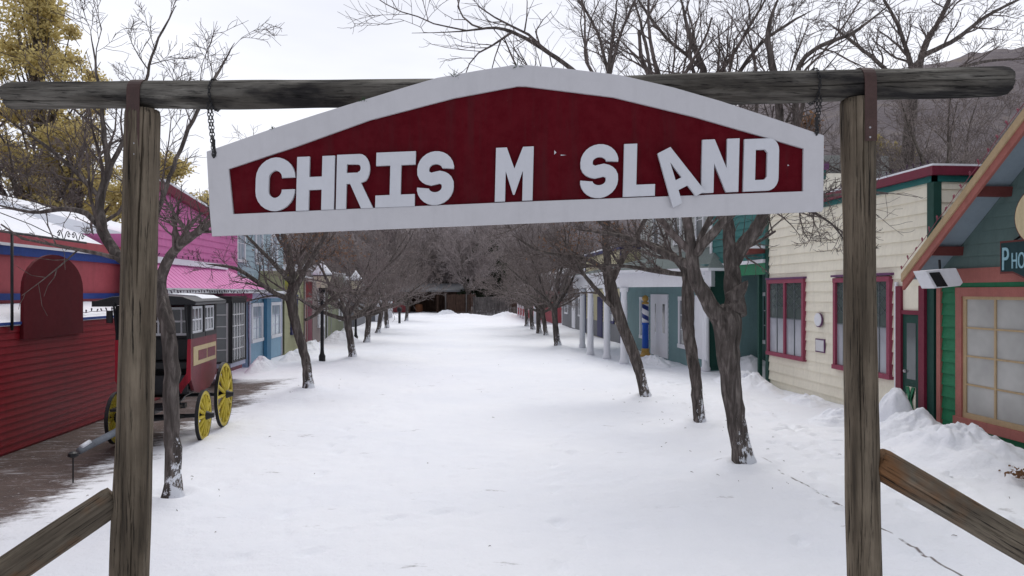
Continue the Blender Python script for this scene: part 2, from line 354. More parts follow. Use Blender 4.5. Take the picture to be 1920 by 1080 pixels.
# ------------------------------------------------------------------ the gate
gate = empty('timber_gate', W(945, HOR, 5.0)-Vector((0, 0, H)), 'weathered round timber gate frame carrying the big red and white sign', 'gate')
def log(pts_r, n=28, seed=0, amp=.006, seg=.04):
    """irregular round log through (point, radius) list"""
    P = []; 
    for (p, r), (q, r2) in zip(pts_r, pts_r[1:]):
        k = max(2, int((q-p).length/seg))
        for i in range(k): P.append((p.lerp(q, i/k), r+(r2-r)*i/k))
    P.append(pts_r[-1]); vs = []; fs = []
    ref = None
    for i, (p, r) in enumerate(P):
        t = (P[min(i+1, len(P)-1)][0]-P[max(0, i-1)][0]).normalized()
        if ref is None: ref = Vector((1, 0, 0)) if abs(t.x) < .8 else Vector((0, 0, 1))
        a = (ref-t*ref.dot(t)).normalized(); ref = a; b = t.cross(a)
        s = (p-P[0][0]).length
        for j in range(n):
            an = 2*math.pi*j/n; dr = amp*noise.noise(Vector((math.cos(an)*1.2+seed, math.sin(an)*1.2, s*.9)))*2
            dr += amp*.45*noise.noise(Vector((math.cos(an)*7+seed, math.sin(an)*7, s*1.6)))*2
            for q_, (ph, wd__) in enumerate(((1.75, .05), (1.15, .035), (2.2, .035), (4.2, .05))):     # long drying checks
                dd_ = an-ph-.10*noise.noise(Vector((s*1.3, seed, q_)))*2-.03*noise.noise(Vector((s*9, seed, q_)))
                op = max(0, noise.noise(Vector((s*.8, seed*3, q_*5.1)))*1.6+.45)
                if abs(dd_) < wd__*op: dr -= min(.03, .03*op)*(1-abs(dd_)/(wd__*op))**.5
            rr = r+dr
            if i < 1 or i > len(P)-2: rr -= .008
            vs.append(p+(a*math.cos(an)+b*math.sin(an))*rr)
    k = len(P)
    for i in range(k-1):
        for j in range(n): j2 = (j+1) % n; fs.append((i*n+j, i*n+j2, (i+1)*n+j2, (i+1)*n+j))
    fs.append(tuple(range(n-1, -1, -1))); fs.append(tuple((k-1)*n+j for j in range(n)))
    return MB().add(vs, fs)
def foot(p, q):          # extend line p->q down to z = -.1
    t = (-.1-p.z)/(q.z-p.z); return p+(q-p)*t
D0 = 5.0; u = D0/F
a_, b_ = W(268, 206, D0), W(243, 1080, D0)
log([(a_, 29.5*u), (W(257, 640, D0), 31.5*u), (foot(a_, b_), 33*u)], 150, 1.3).build('post', M_post, gate, smooth=True)
a_, b_ = W(1607, 186, D0), W(1620, 1080, D0)
log([(a_, 28.5*u), (W(1613, 600, D0), 28*u), (foot(a_, b_), 30.5*u)], 150, 4.1).build('post', M_post, gate, smooth=True)
BM = [(W(15, 180, D0), 25*u), (W(400, 178, D0), 25*u), (W(960, 176, D0), 27*u), (W(1500, 163, D0), 28.5*u), (W(1886, 152, D0), 28*u), ]
log(BM, 150, 2.2).build('beam', M_beam, gate, smooth=True)
# braces
p0, p1 = W(217, 935, D0), W(-120, 1165, D0-.5); log([(p0, 27*u), (foot(p0, p1), 31*u)], 120, 3.0).build('brace', brace_wood('brace_wood_left', p1-p0), gate, smooth=True)
p0, p1 = W(1642, 864, D0), W(2000, 1072, D0-.1); log([(p0, 29*u), (foot(p0, p1), 29*u)], 120, 5.0).build('brace', brace_wood('brace_wood_right', p1-p0), gate, smooth=True)
CR, CU, CN = Vector((cT, -sT, 0)), Vector((0, 0, 1)), Vector((-sT, -cT, 0))    # gate plane: right, up, towards the camera
def strap(px, pyc, pyb, w, rb, sgn=1):
    m_ = MB(); c = W(px, pyc, D0); r0 = rb*u+.004; t = .006; hw = w*u/2
    # over the beam and down the front of the post
    prof = []
    for k in range(0, 13):
        a = math.pi - math.pi*k/12*1.0
        prof.append((-math.cos(a)*-r0 if False else math.cos(a)*r0, math.sin(a)*r0))
    # prof: (n, v) from back (-r0,0) over the top to front (r0,0)
    drop = (pyb-pyc)*u
    path = [(-r0, -.25)]+prof+[(r0+.004, -drop)]
    out = []
    for i, (n, v) in enumerate(path):
        q = path[min(i+1, len(path)-1)]; p = path[max(0, i-1)]; tx, ty = q[0]-p[0], q[1]-p[1]; l = math.hypot(tx, ty)
        out.append((n-ty/l*t*-1*-1, v+tx/l*t))
    vs = []; 
    for (n, v), (n2, v2) in zip(path, out):
        for s_ in (-hw, hw): vs.append(c+CR*s_+CU*v+CN*n); vs.append(c+CR*s_+CU*v2+CN*n2)
    fs = []
    for i in range(len(path)-1):
        a = i*4; b = a+4; fs += [(a, a+2, b+2, b), (a+1, b+1, b+3, a+3), (a, b, b+1, a+1), (a+2, a+3, b+3, b+2)]
    fs += [(0, 1, 3, 2), (len(vs)-4, len(vs)-2, len(vs)-1, len(vs)-3)]
    so_ = m_.add(vs, fs).build('strap', M_strap, gate)
    for f_ in (.78, .94):
        bb = MB(); bc = c+CU*(-drop*f_)+CN*(r0+.006)+CR*(.008*sgn)
        bb.tube([bc, bc+CN*.008], [.009, .006], 8).build('bolt', M_zinc, so_)
strap(264, 178, 302, 24, 25); strap(1617, 160, 271, 22, 29, -1)
# ------------------------------------------------------------------ hanging sign
DS = 4.80; us = DS/F
sgn = empty('hanging_sign', W(970, 431, DS), 'long red sign with white border and letters reading CHRIS M SLAND hung on chains', 'sign')
OS = W(960, 420, DS)
def sp2(px, py): return ((px-960)*us, (420-py)*us)
frS = (OS, CR, CU, CN)
outer = [sp2(*p) for p in [(393, 287), (506, 247.5), (600, 217), (695, 188), (760, 168), (821, 150), (900, 136), (962, 126.5), (985, 126), (1070, 134), (1161, 145), (1260, 168), (1350, 194), (1450, 227), (1539, 257), (1538, 392), (1536, 397), (960, 420), (403, 443), (399, 400)]]
inner = [sp2(*p) for p in [(432, 318), (556, 277), (695, 227), (852, 186), (970, 164), (985, 164), (1149, 184.5), (1300, 221), (1400, 250), (1503, 280), (1502, 361), (960, 381), (441, 403.5)]]
curve_solid('border_frame', [outer, inner], (OS+CN*.018, CR, CU, CN), .022, M_signwhite, sgn)
inset = [sp2(*p) for p in [(396, 292), (506, 252), (695, 193), (821, 156), (962, 132), (985, 132), (1161, 151), (1350, 199), (1535, 262), (1534, 390), (960, 415), (406, 438)]]
curve_solid('board', [inset], (OS, CR, CU, CN), .018, M_signred, sgn)
def arc(cx, cy, rx, ry, a0, a1, n=8): return [(cx+rx*math.cos(R(a0+(a1-a0)*i/n)), cy+ry*math.sin(R(a0+(a1-a0)*i/n))) for i in range(n+1)]
def stroke(path, t):
    L_, R_ = [], []
    for i, p in enumerate(path):
        a = path[max(0, i-1)]; b = path[min(len(path)-1, i+1)]
        dx, dy = b[0]-a[0], b[1]-a[1]; l = math.hypot(dx, dy) or 1; nx, ny = -dy/l*t/2, dx/l*t/2
        L_.append((p[0]+nx, p[1]+ny)); R_.append((p[0]-nx, p[1]-ny))
    return [L_+R_[::-1]]
T = .245
def letter_shape(ch):
    w = .74
    h2 = T/2
    if ch == 'C':
        r = .26; p = [(w-h2, .615)]+arc(w-h2-r, 1-h2-r, r, r, 0, 90, 7)+arc(h2+r, 1-h2-r, r, r, 90, 180, 6)+arc(h2+r, h2+r, r, r, 180, 270, 6)+arc(w-h2-r, h2+r, r, r, 270, 360, 7)+[(w-h2, .345+.05)]
        return stroke(p, T)
    if ch == 'S':
        r = (w-T)/2; ry = (1-T)/4; p = [(w-h2-.005, .675)]+arc(w/2, 1-h2-ry-.02, r, ry+.02, 8, 180, 12)+arc(w/2, .5+ry*.62, r, ry*.75, 190, 250, 4)
        p += [(w/2, .5)]+arc(w/2, .5-ry*.62, r, ry*.75, 70, 10, 4)+arc(w/2, h2+ry+.02, r, ry+.02, 0, -172, 12)+[(h2+.005, .325)]
        return stroke(p, T*.96)
    if ch == 'H': return [[(0, 0), (T, 0), (T, .38), (w-T, .38), (w-T, 0), (w, 0), (w, 1), (w-T, 1), (w-T, .62), (T, .62), (T, 1), (0, 1)]]
    if ch == 'R':
        o = [(0, 0), (T*.9, 0), (T*.9, .46), (.30, .46), (w-T+.06, 0), (w+.08, 0), (w-.20, .47)]+arc(w-.24, .72, .23, .28, -50, 90, 9)+[(0, 1)]
        return [o, [(T*.9, .66), (w-.27, .66)]+arc(w-.27, .74, .06, .07, -90, 90, 5)+[(T*.9, .82)]]
    if ch == 'I': return [[(0, 0), (w, 0), (w, .22), (w/2+T/2-.02, .22), (w/2+T/2-.02, .76), (w, .76), (w, 1), (0, 1), (0, .76), (w/2-T/2+.02, .76), (w/2-T/2+.02, .22), (0, .22)]]
    if ch == 'M': return [[(0, 0), (.19, 0), (.19, .56), (.335, .12), (.365, .12), (.51, .56), (.51, 0), (.70, 0), (.70, 1), (.50, 1), (.35, .60), (.20, 1), (0, 1)]]
    if ch == 'L': return [[(0, 0), (.60, 0), (.60, .22), (T, .22), (T, 1), (0, 1)]]
    if ch == 'A': return [[(0, 0), (.22, 0), (.27, .24), (.49, .24), (.54, 0), (.76, 0), (.53, 1), (.23, 1)], [(.31, .42), (.45, .42), (.38, .76)]]
    if ch == 'N': return [[(0, 0), (T, 0), (T, .55), (w-T, 0), (w, 0), (w, 1), (w-T, 1), (w-T, .45), (T, 1), (0, 1)]]
    if ch == 'D': return [[(0, 0), (w-.26, 0)]+arc(w-.22, .24, .22, .24, -80, 0, 6)+arc(w-.22, .76, .22, .24, 0, 80, 6)+[(w-.26, 1), (0, 1)], [(T, .21), (w-.30, .21), (w-T, .27), (w-T, .73), (w-.30, .79), (T, .79)]]
tl = math.atan(-.040)
for ch, x0, yb, x1, yt, rot, extra in [('C', 483, 399, 556, 299, 0, 0), ('H', 559, 397, 629, 297, 0, 0), ('R', 633, 394, 702, 293, 0, 0), ('I', 706, 391, 779, 289, 0, 0), ('S', 782, 388, 851, 287, 0, 0),
        ('M', 928, 380, 998, 280, 0, 0), ('S', 1085, 375, 1156, 274, 0, 0), ('L', 1166, 371, 1225, 273, 0, 0), ('A', 1257, 392, 0, 0, 28, 0), ('N', 1311, 364, 1380, 265, 0, 0), ('D', 1389, 361, 1454, 264, 0, 0)]:
    shp = letter_shape(ch); hh = (yb-yt)*us if ch != 'A' else 102*us
    wmax = max(p[0] for p in shp[0]); sx = ((x1-x0)*us/wmax) if ch != 'A' else 102*us*.86
    ang = R(2.3 if ch != 'A' else 27)
    U2 = CR*math.cos(ang)+CU*math.sin(ang); V2 = CU*math.cos(ang if ch == 'A' else R(-1.4))-CR*math.sin(ang if ch == 'A' else R(-1.4))
    px_, py_ = sp2(x0, yb)
    n0 = .014 if ch != 'A' else .044
    curve_solid('letter', [[(p[0]*sx, p[1]*hh) for p in s_] for s_ in shp], (OS+CR*px_+CU*py_+CN*(n0+.012), U2, V2, CN), .024, M_letter, sgn, label='tilted letter A slipped onto the border' if ch == 'A' else None, bevel=0)
for px, py, a, l_ in ((1041, 287, 2, 4), (1056, 292, 5, 1), (1476, 311, 1.5, 1.5)):
    mc = MB(); c = W(px, py, DS)+CN*.0195; mc.prism([c+CR*(-a*us)+CU*(l_*us), c+CR*(a*us), c+CR*(-a*us)-CU*(l_*us)], tuple(CN*.002)); mc.build('paint_chip', M_letter, sgn)
# chains: one loop round the beam, then links to a hook
def chain(px, pyt, pyb, pybeam, rb):
    m_ = MB(); nl = int((pyb-pyt)*us/.026)
    top = W(px, pybeam, D0)
    def link(c, ax, up, L_=.034, w=.017, r=.0032):
        pts = [c+up*(L_/2-w/2)*s2+(ax*math.cos(a)+up*math.sin(a))*w/2 for s2, a in [(1, x*math.pi/5) for x in range(6)]+[(-1, math.pi+x*math.pi/5) for x in range(6)]]
        pts.append(pts[0]); m_.tube(pts, r, 5, False)
    rr = rb*u+.012
    for k in range(26):      # loop of chain round the beam
        a = 2*math.pi*k/26; c = top+(CN*math.cos(a)+CU*math.sin(a))*rr; t = (-CN*math.sin(a)+CU*math.cos(a))
        link(c, CR if k % 2 else (CN*math.cos(a)+CU*math.sin(a)), t)
    s = top-CU*rr*.9+CN*.10; e = W(px+2, pyb, DS)+CN*.045
    for off in (-.012, .014):
        n = int((e-s).length/.025)
        for k in range(n):
            f = k/max(1, n-1); c = s.lerp(e, f)+CR*off*(1-f*.7); upv = (e-s).normalized()
            link(c, (CR if k % 2 else CN), upv)
    m_.tube([e+CU*.05, e+CU*.01+CR*.012, e-CU*.02, e-CU*.03-CR*.014-CN*.03], [.008, .008, .007, .006], 6)
    m_.tube([e+CU*.10, e+CU*.05], [.011, .011], 6)
    m_.build('chain', M_iron, sgn)
chain(404, 155, 292, 178, 25); chain(1524, 130, 250, 162, 28.5)
rng = random.Random(5)
for px, py, sz in ((853, 148, .055), (970, 128, .065), (684, 194, .038), (514, 245, .025)):
    m_ = MB(); c = W(px, py, DS)+CN*.035
    for k in range(26):
        dv = Vector((rng.gauss(0, 1), rng.gauss(0, .5), rng.gauss(.15, .9))).normalized()*sz*rng.uniform(.5, 1.2)
        m_.tube([c, c+dv*.6+Vector((0, 0, .004)), c+dv], [.0025, .002, .0006], 3)
    m_.build('pine_sprig', M_green_needle, sgn)

# ------------------------------------------------------------------ trees
M_dry = paint('dry_leaf', (.22, .12, .07), .8, .4, 6)
def norm(v): return v/np.linalg.norm(v)
class Tree:
    def __init__(s, seed): s.rng = random.Random(seed); s.tr = MB(); s.cr = MB()
    def path(s, p, d, L_, n, wob, up):
        pts = [Vector(p)]; d = Vector(d).normalized()
        for i in range(n):
            d = (d+Vector((s.rng.gauss(0, wob), s.rng.gauss(0, wob), s.rng.gauss(0, wob)+up))).normalized()
            pts.append(pts[-1]+d*L_/n)
        return pts
    def kids(s, pts, r0, r1, L_, lvl, maxl, dens, spread=1.0, t0=.2):
        """side branches along a path"""
        if lvl > maxl: return
        k = max(2, int(dens[lvl]*s.rng.uniform(.8, 1.2))); n = len(pts)-1
        for j in range(k):
            t = t0+(1-t0)*(j+s.rng.random()*.8)/k; t = min(.99, t); i = min(n-1, int(t*n)); f = t*n-i
            p = pts[i].lerp(pts[i+1], f); ax = (pts[i+1]-pts[i]).normalized()
            rd = Vector((s.rng.gauss(0, 1), s.rng.gauss(0, 1), s.rng.gauss(.15, .7))); rd = (rd-ax*rd.dot(ax)).normalized()
            an = R(s.rng.uniform(28, 62))*spread; d = ax*math.cos(an)+rd*math.sin(an); d.z += .10
            l = L_*s.rng.uniform(.38, .68)*(1.15-.5*t); rr = max(s.rmin, (r0+(r1-r0)*t)*s.rng.uniform(.45, .68))
            s.br(p, d, l, rr, lvl, maxl, dens)
    def br(s, p, d, L_, r, lvl, maxl, dens):
        n = max(3, int(L_/(.24 if lvl < 3 else .13))); n = min(n, 9)
        pts = s.path(p, d, L_, n, .16 if lvl < 3 else .22, .035)
        r1 = max(s.rmin*.7, r*.3); rad = [r+(r1-r)*i/n for i in range(n+1)]
        (s.cr).tube(pts, rad, 5 if lvl <= 1 else (4 if lvl == 2 else 3), False)
        s.kids(pts, r, r1, L_, lvl+1, maxl, dens)
    rmin = .004
def make_tree(seed, base, limbs, dens, maxl, label, group, twig=M_twig, rmin=.0045, name='bare_tree', leaves=None):
    """limbs: list of (points [Vector], radii); the first is the trunk"""
    t = Tree(seed); t.rmin = rmin
    for k, (pts, rad) in enumerate(limbs):
        P = []; Rr = []
        for i in range(len(pts)-1):       # subdivide with a little wobble
            ns_ = max(2, int((pts[i+1]-pts[i]).length/.12))
            p0 = pts[max(0, i-1)]; p1 = pts[i]; p2 = pts[i+1]; p3 = pts[min(len(pts)-1, i+2)]
            for q in range(ns_):
                f = q/ns_; w = Vector((t.rng.gauss(0, .006), t.rng.gauss(0, .006), 0))
                cpt = .5*((2*p1)+(p2-p0)*f+(2*p0-5*p1+4*p2-p3)*f*f+(3*p1-p0-3*p2+p3)*f**3)
                P.append(cpt+w); Rr.append((rad[i]+(rad[i+1]-rad[i])*f)*t.rng.uniform(.96, 1.05))
        P.append(pts[-1]); Rr.append(rad[-1])
        if k > 0 and rad[-1] < rad[0]*.62:
            m5 = max(3, len(Rr)//5)
            for q in range(m5): Rr[-1-q] = rmin+(Rr[-1-q]-rmin)*(q/m5)**.8
        if k == 0: P.append(P[-1]+(P[-1]-P[-3]).normalized()*rad[-1]*.8); Rr.append(rad[-1]*.5)
        if k == 0:
            P.insert(0, P[0]-Vector((0, 0, .15))); Rr.insert(0, Rr[0]*1.35); Rr[1] *= 1.22
            if len(Rr) > 3: Rr[2] *= 1.08
        nb = len(t.tr.v); t.tr.tube(P, Rr, 26 if k == 0 else 12, True); nn_ = 26 if k == 0 else 12
        for q in range(len(P)):
            for j in range(nn_):
                i_ = nb+q*nn_+j; vv_ = Vector(t.tr.v[i_]); dv_ = vv_-P[q]; an = 2*math.pi*j/nn_
                rg_ = .10*noise.noise(Vector((math.cos(an)*3.2, math.sin(an)*3.2, q*.12+seed)))+.07*noise.noise(Vector((math.cos(an)*8, math.sin(an)*8, q*.3+seed)))
                if k == 0 and q < 4: rg_ += (.28-.07*q)*max(0, math.cos(an*4+seed))
                t.tr.v[i_] = tuple(P[q]+dv_*(1+rg_))
        tot = sum((P[i+1]-P[i]).length for i in range(len(P)-1))
        if k > 0 and tot > .62: t.kids(P, Rr[0], Rr[-1], max(1.2, tot*.62), 1, maxl, dens, t0=.12)
    root = empty(name, base, label, 'tree', group)
    t.tr.build('trunk', M_bark, root, smooth=True); t.cr.build('crown', twig, root)
    if leaves:
        lm = MB()
        for c, rd, nn in leaves:
            for q in range(nn):
                p = c+Vector((t.rng.gauss(0, rd), t.rng.gauss(0, rd), t.rng.gauss(0, rd*.6))); a = Vector((t.rng.gauss(0, 1), t.rng.gauss(0, 1), t.rng.gauss(0, 1))).normalized()*.045; e = Vector((t.rng.gauss(0, 1), t.rng.gauss(0, 1), t.rng.gauss(0, 1))).normalized()*.022
                lm.add([p-a, p+e, p+a, p-e], [(0, 1, 2, 3)])
        lm.build('dry_leaves', M_dry, root)
    return root
def copy_tree(o, loc, rz, sc, label):
    c = o.copy(); C.objects.link(c); c.location = loc; c.rotation_euler = (0, 0, rz); c.scale = (sc, sc, sc); c['label'] = label
    for ch in o.children:
        d_ = ch.copy(); C.objects.link(d_); d_.parent = c
    return c
# near trees follow the photograph's own limbs: (px, py, radius px, depth)
def PL(rows, D):      # limbs above the fork are kept slim
    k_ = .80 if rows[0][0] > 1000 else .82
    return [W(a, b, D+dd) for a, b, r_, dd in rows], [r_*D/F*(k_ if b < 520 else k_+.12) for a, b, r_, dd in rows]
GR = 'bare trees in two rows along the street'
DN = [0, 9, 7, 5, 4]
D1 = H*F/(935-HOR)
make_tree(11, G(325, 935), [
    PL([(325, 935, 16, 0), (322, 820, 15, 0), (321, 700, 15, 0), (317, 630, 14, 0), (303, 570, 14, .05), (297, 522, 14, .1)], D1),
    PL([(299, 530, 12, .1), (318, 480, 11, 0), (352, 448, 9, -.2), (395, 418, 6, -.5), (445, 370, 4, -.9)], D1),
    PL([(297, 530, 11, .1), (262, 505, 12, .1), (219, 478, 12, .2), (193, 432, 12, .3), (187, 372, 10, .4), (203, 318, 8, .4), (196, 262, 6, .3), (188, 180, 4, .2), (170, 60, 2.5, 0)], D1),
    PL([(193, 430, 8, .3), (160, 400, 7, .5), (118, 392, 6, .6), (60, 398, 4, .7), (-20, 380, 2.5, .8)], D1),
    PL([(203, 318, 6, .4), (232, 262, 5, .5), (262, 190, 4, .6), (290, 90, 3, .7), (330, 10, 2, .7)], D1),
    PL([(188, 372, 6, .4), (140, 320, 5, .2), (80, 270, 4, -.1), (20, 232, 3, -.4)], D1),
    PL([(262, 505, 6, .1), (330, 300, 5, .6), (385, 180, 4, .8), (440, 80, 2.5, 1)], D1),
    PL([(302, 555, 7, .05), (310, 590, 7, -.15), (322, 625, 6.5, -.1)], D1),
    ], [0, 10, 7, 6, 4], 3, 'leaning bare tree between the stagecoach and the left gate post', GR, rmin=.0035)
D2 = H*F/(731-HOR)
make_tree(12, G(579, 731), [
    PL([(579, 731, 10, 0), (574, 680, 9, 0), (560, 630, 9, 0), (550, 590, 9.5, 0), (545, 555, 11, 0)], D2),
    PL([(546, 562, 6, 0), (520, 552, 4.5, -.3), (480, 527, 4, -.6), (440, 503, 3.5, -.8), (385, 495, 2.5, -1)], D2),
    PL([(545, 558, 8, 0), (548, 520, 8, .2), (540, 470, 6, .4), (520, 400, 4, .6), (500, 300, 2.5, .7)], D2),
    PL([(548, 555, 7, 0), (575, 500, 6, -.2), (610, 440, 4, -.5), (640, 360, 2.5, -.7)], D2),
    PL([(572, 600, 3, 0), (592, 590, 3, 0), (620, 560, 3, -.1), (650, 548, 2.5, -.2), (690, 552, 1.6, -.3)], D2),
    PL([(546, 530, 5, .1), (580, 470, 4, 1.2), (600, 400, 2.5, 2)], D2),
    PL([(545, 530, 5, .1), (500, 480, 4, -1.2), (450, 430, 2.5, -1.8)], D2),
    ], [0, 9, 7, 6, 4], 3, 'dark bare tree in front of the snow capped street lamp', GR, leaves=[(W(600, 455, D2+.8), .5, 260), (W(560, 440, D2), .5, 160), (W(640, 470, D2+.3), .35, 120)])
D3 = H*F/(870-HOR)
make_tree(21, G(1396, 872), [
    PL([(1396, 872, 19, 0), (1382, 800, 19, 0), (1371, 720, 19, 0), (1364, 650, 23, 0), (1362, 605, 28, 0), (1364, 590, 26, 0)], D3),
    PL([(1352, 598, 20, 0), (1325, 560, 15, -.05), (1303, 520, 14, -.1), (1296, 470, 12.5, -.1), (1290, 425, 11, 0), (1270, 360, 10, .1), (1200, 240, 7, .2), (1110, 160, 6, .2), (1030, 100, 5, .2), (945, 55, 4, .2), (850, 60, 2.2, .3), (772, 62, 1, .3)], D3),
    PL([(1378, 590, 24, 0), (1376, 540, 19, .1), (1370, 480, 16, .2), (1366, 430, 14, .3), (1355, 340, 11, .5), (1330, 220, 9, .7), (1318, 130, 8, .8), (1290, 60, 6, .8), (1270, -40, 4, .8)], D3),
    PL([(1372, 500, 14, .2), (1398, 455, 15, .1), (1425, 415, 13, 0), (1450, 340, 11, -.2), (1462, 230, 9, -.3), (1452, 135, 8, -.4), (1440, 60, 6, -.4), (1470, -30, 4, -.4)], D3),
    PL([(1372, 560, 18, 0), (1392, 538, 13, -.1), (1402, 526, 10, -.2)], D3),
    PL([(1300, 480, 11, -.1), (1330, 445, 11, -.3), (1372, 400, 9, -.5), (1480, 300, 6, -.6), (1500, 120, 5, -.5), (1600, 60, 4, -.4), (1680, 0, 2.5, -.2)], D3),
    PL([(1300, 500, 10, -.1), (1255, 480, 9, .3), (1205, 455, 7, .6), (1150, 440, 5, .9), (1080, 430, 3, 1.2)], D3),
    PL([(1330, 220, 6, .7), (1390, 130, 5, .6), (1440, 70, 4, .4), (1520, 20, 3, .2)], D3),
    PL([(1318, 130, 5, .8), (1240, 60, 4, 1), (1190, -10, 3, 1.2)], D3),
    PL([(1450, 350, 5, -.2), (1500, 385, 3.5, -.6), (1560, 420, 2, -.9), (1600, 480, 1.2, -1)], D3),
    ], [0, 12, 7, 6, 5], 3, 'thick forked bare tree with a sawn stub, nearest the right gate post', GR, rmin=.0035)
D4 = H*F/(792-HOR)
make_tree(22, G(1312, 794), [
    PL([(1312, 794, 11, 0), (1307, 740, 11, 0), (1300, 680, 11.5, 0), (1290, 620, 12, 0), (1290, 560, 12, 0), (1288, 505, 12, .1)], D4),
    PL([(1290, 515, 9, 0), (1262, 480, 9, .2), (1228, 462, 8, .4), (1190, 452, 7, .5), (1140, 430, 5, .6), (1090, 380, 3, .6)], D4),
    PL([(1288, 510, 9, .1), (1292, 430, 8, .4), (1260, 300, 6, .6), (1230, 180, 5, .7), (1205, 60, 4, .8), (1180, -40, 3, .8)], D4),
    PL([(1290, 515, 6, .1), (1240, 510, 5.5, -.1), (1180, 500, 4, -.3), (1120, 495, 2.5, -.5)], D4),
    PL([(1290, 510, 8, .1), (1320, 430, 7, 0), (1390, 300, 5, -.1), (1420, 180, 4, 0), (1400, 40, 3, .1)], D4),
    ], [0, 10, 7, 5, 5], 3, 'slim straight bare tree just behind the thick forked tree', GR, rmin=.004)
D5 = H*F/(742-HOR)
make_tree(23, G(1210, 744), [
    PL([(1210, 744, 10, 0), (1200, 700, 10, 0), (1185, 655, 11, 0), (1165, 605, 12, 0), (1148, 550, 12, 0), (1138, 500, 12, 0)], D5),
    PL([(1140, 510, 10, 0), (1136, 450, 9, .2), (1140, 360, 7, .3), (1142, 240, 6, .4), (1141, 140, 5.5, .5), (1150, 60, 4, .5), (1160, -30, 2.5, .5)], D5),
    PL([(1140, 515, 7, 0), (1110, 490, 6, -.2), (1060, 480, 5, -.4), (1010, 470, 3.5, -.6), (960, 440, 2, -.7)], D5),
    PL([(1145, 530, 8, 0), (1170, 480, 7, .2), (1210, 410, 5, .4), (1240, 300, 3.5, .5)], D5),
    PL([(1160, 590, 5, 0), (1120, 545, 4.5, -.3), (1095, 515, 4, -.5), (1075, 480, 3, -.7), (1050, 440, 2, -.9)], D5),
    PL([(1141, 140, 4, .5), (1120, 60, 3.5, .5), (1085, 0, 2.5, .5)], D5),
    PL([(1141, 150, 4, .5), (1165, 60, 3.5, .5), (1200, -20, 2.5, .5)], D5),
    ], [0, 10, 7, 6, 4], 3, 'leaning bare tree with snow on its trunk beside the white porch columns', GR, rmin=.0045, leaves=[(W(1110, 440, D5), .5, 200), (W(1060, 460, D5-.2), .35, 120), (W(1160, 420, D5+.5), .5, 160)])
# generic street trees further on
def generic(seed, label, group, hgt_=2.0, nl=6, dens=(0, 9, 7, 5, 4), maxl=3, base=(0, 0, 0), LL=3.2, rmin=.009, twig=M_twig, r0=.14, name='bare_tree', tilt=.12, elev=(22, 62)):
    rg = random.Random(seed); B = Vector(base)
    lean = Vector((rg.uniform(-tilt, tilt), rg.uniform(-tilt, tilt), 1))
    top = B+lean*hgt_; pts = [B, B+lean*hgt_*.5+Vector((rg.uniform(-.06, .06), rg.uniform(-.06, .06), 0)), top]
    limbs = [(pts, [r0*1.05, r0*.92, r0])]
    for k in range(nl):
        az = 2*math.pi*(k+rg.random()*.6)/nl; el = R(rg.uniform(*elev)); d_ = Vector((math.cos(az)*math.cos(el), math.sin(az)*math.cos(el), math.sin(el)))
        l = LL*rg.uniform(.75, 1.15); P = [top-Vector((0, 0, rg.uniform(.0, .35)))]
        for q in range(4):
            d_ = (d_+Vector((rg.gauss(0, .14), rg.gauss(0, .14), rg.gauss(.05, .1)))).normalized(); P.append(P[-1]+d_*l/4)
        limbs.append((P, [r0*.6, r0*.46, r0*.33, r0*.2, r0*.1]))
    return make_tree(seed, B, limbs, list(dens), maxl, label, group, twig=twig, rmin=rmin, name=name)
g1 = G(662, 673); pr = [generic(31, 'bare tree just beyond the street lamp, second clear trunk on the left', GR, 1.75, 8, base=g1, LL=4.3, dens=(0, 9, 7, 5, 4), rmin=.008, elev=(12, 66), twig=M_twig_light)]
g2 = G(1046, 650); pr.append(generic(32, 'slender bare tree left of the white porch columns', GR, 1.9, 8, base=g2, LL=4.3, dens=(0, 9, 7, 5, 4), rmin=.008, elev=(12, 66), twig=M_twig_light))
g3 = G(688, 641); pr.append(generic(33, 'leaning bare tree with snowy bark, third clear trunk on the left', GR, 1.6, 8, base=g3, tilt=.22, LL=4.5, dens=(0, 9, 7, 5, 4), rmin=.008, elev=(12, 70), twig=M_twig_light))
lst = [((709, 623.5), 0, 'snow flecked bare tree, fourth clear trunk on the left'), ((726, 615), 1, 'bare tree beside the white striped shed on the left'),
       ((762, 602), 2, 'farthest left bare tree in front of the brown barn'), ((1024, 629), 0, 'snow flecked bare tree, second trunk left of the white columns'),
       ((1011, 625), 2, 'bare tree in the right row, third trunk left of the white columns'), ((999, 618), 1, 'bare tree beside the red and white porch'), ((988, 612), 0, 'farthest right bare tree before the white porch posts')]
rng = random.Random(9)
for (px, py), k, lab in lst: copy_tree(pr[k], G(px, py), rng.uniform(0, 6.28), rng.uniform(.9, 1.12), lab)
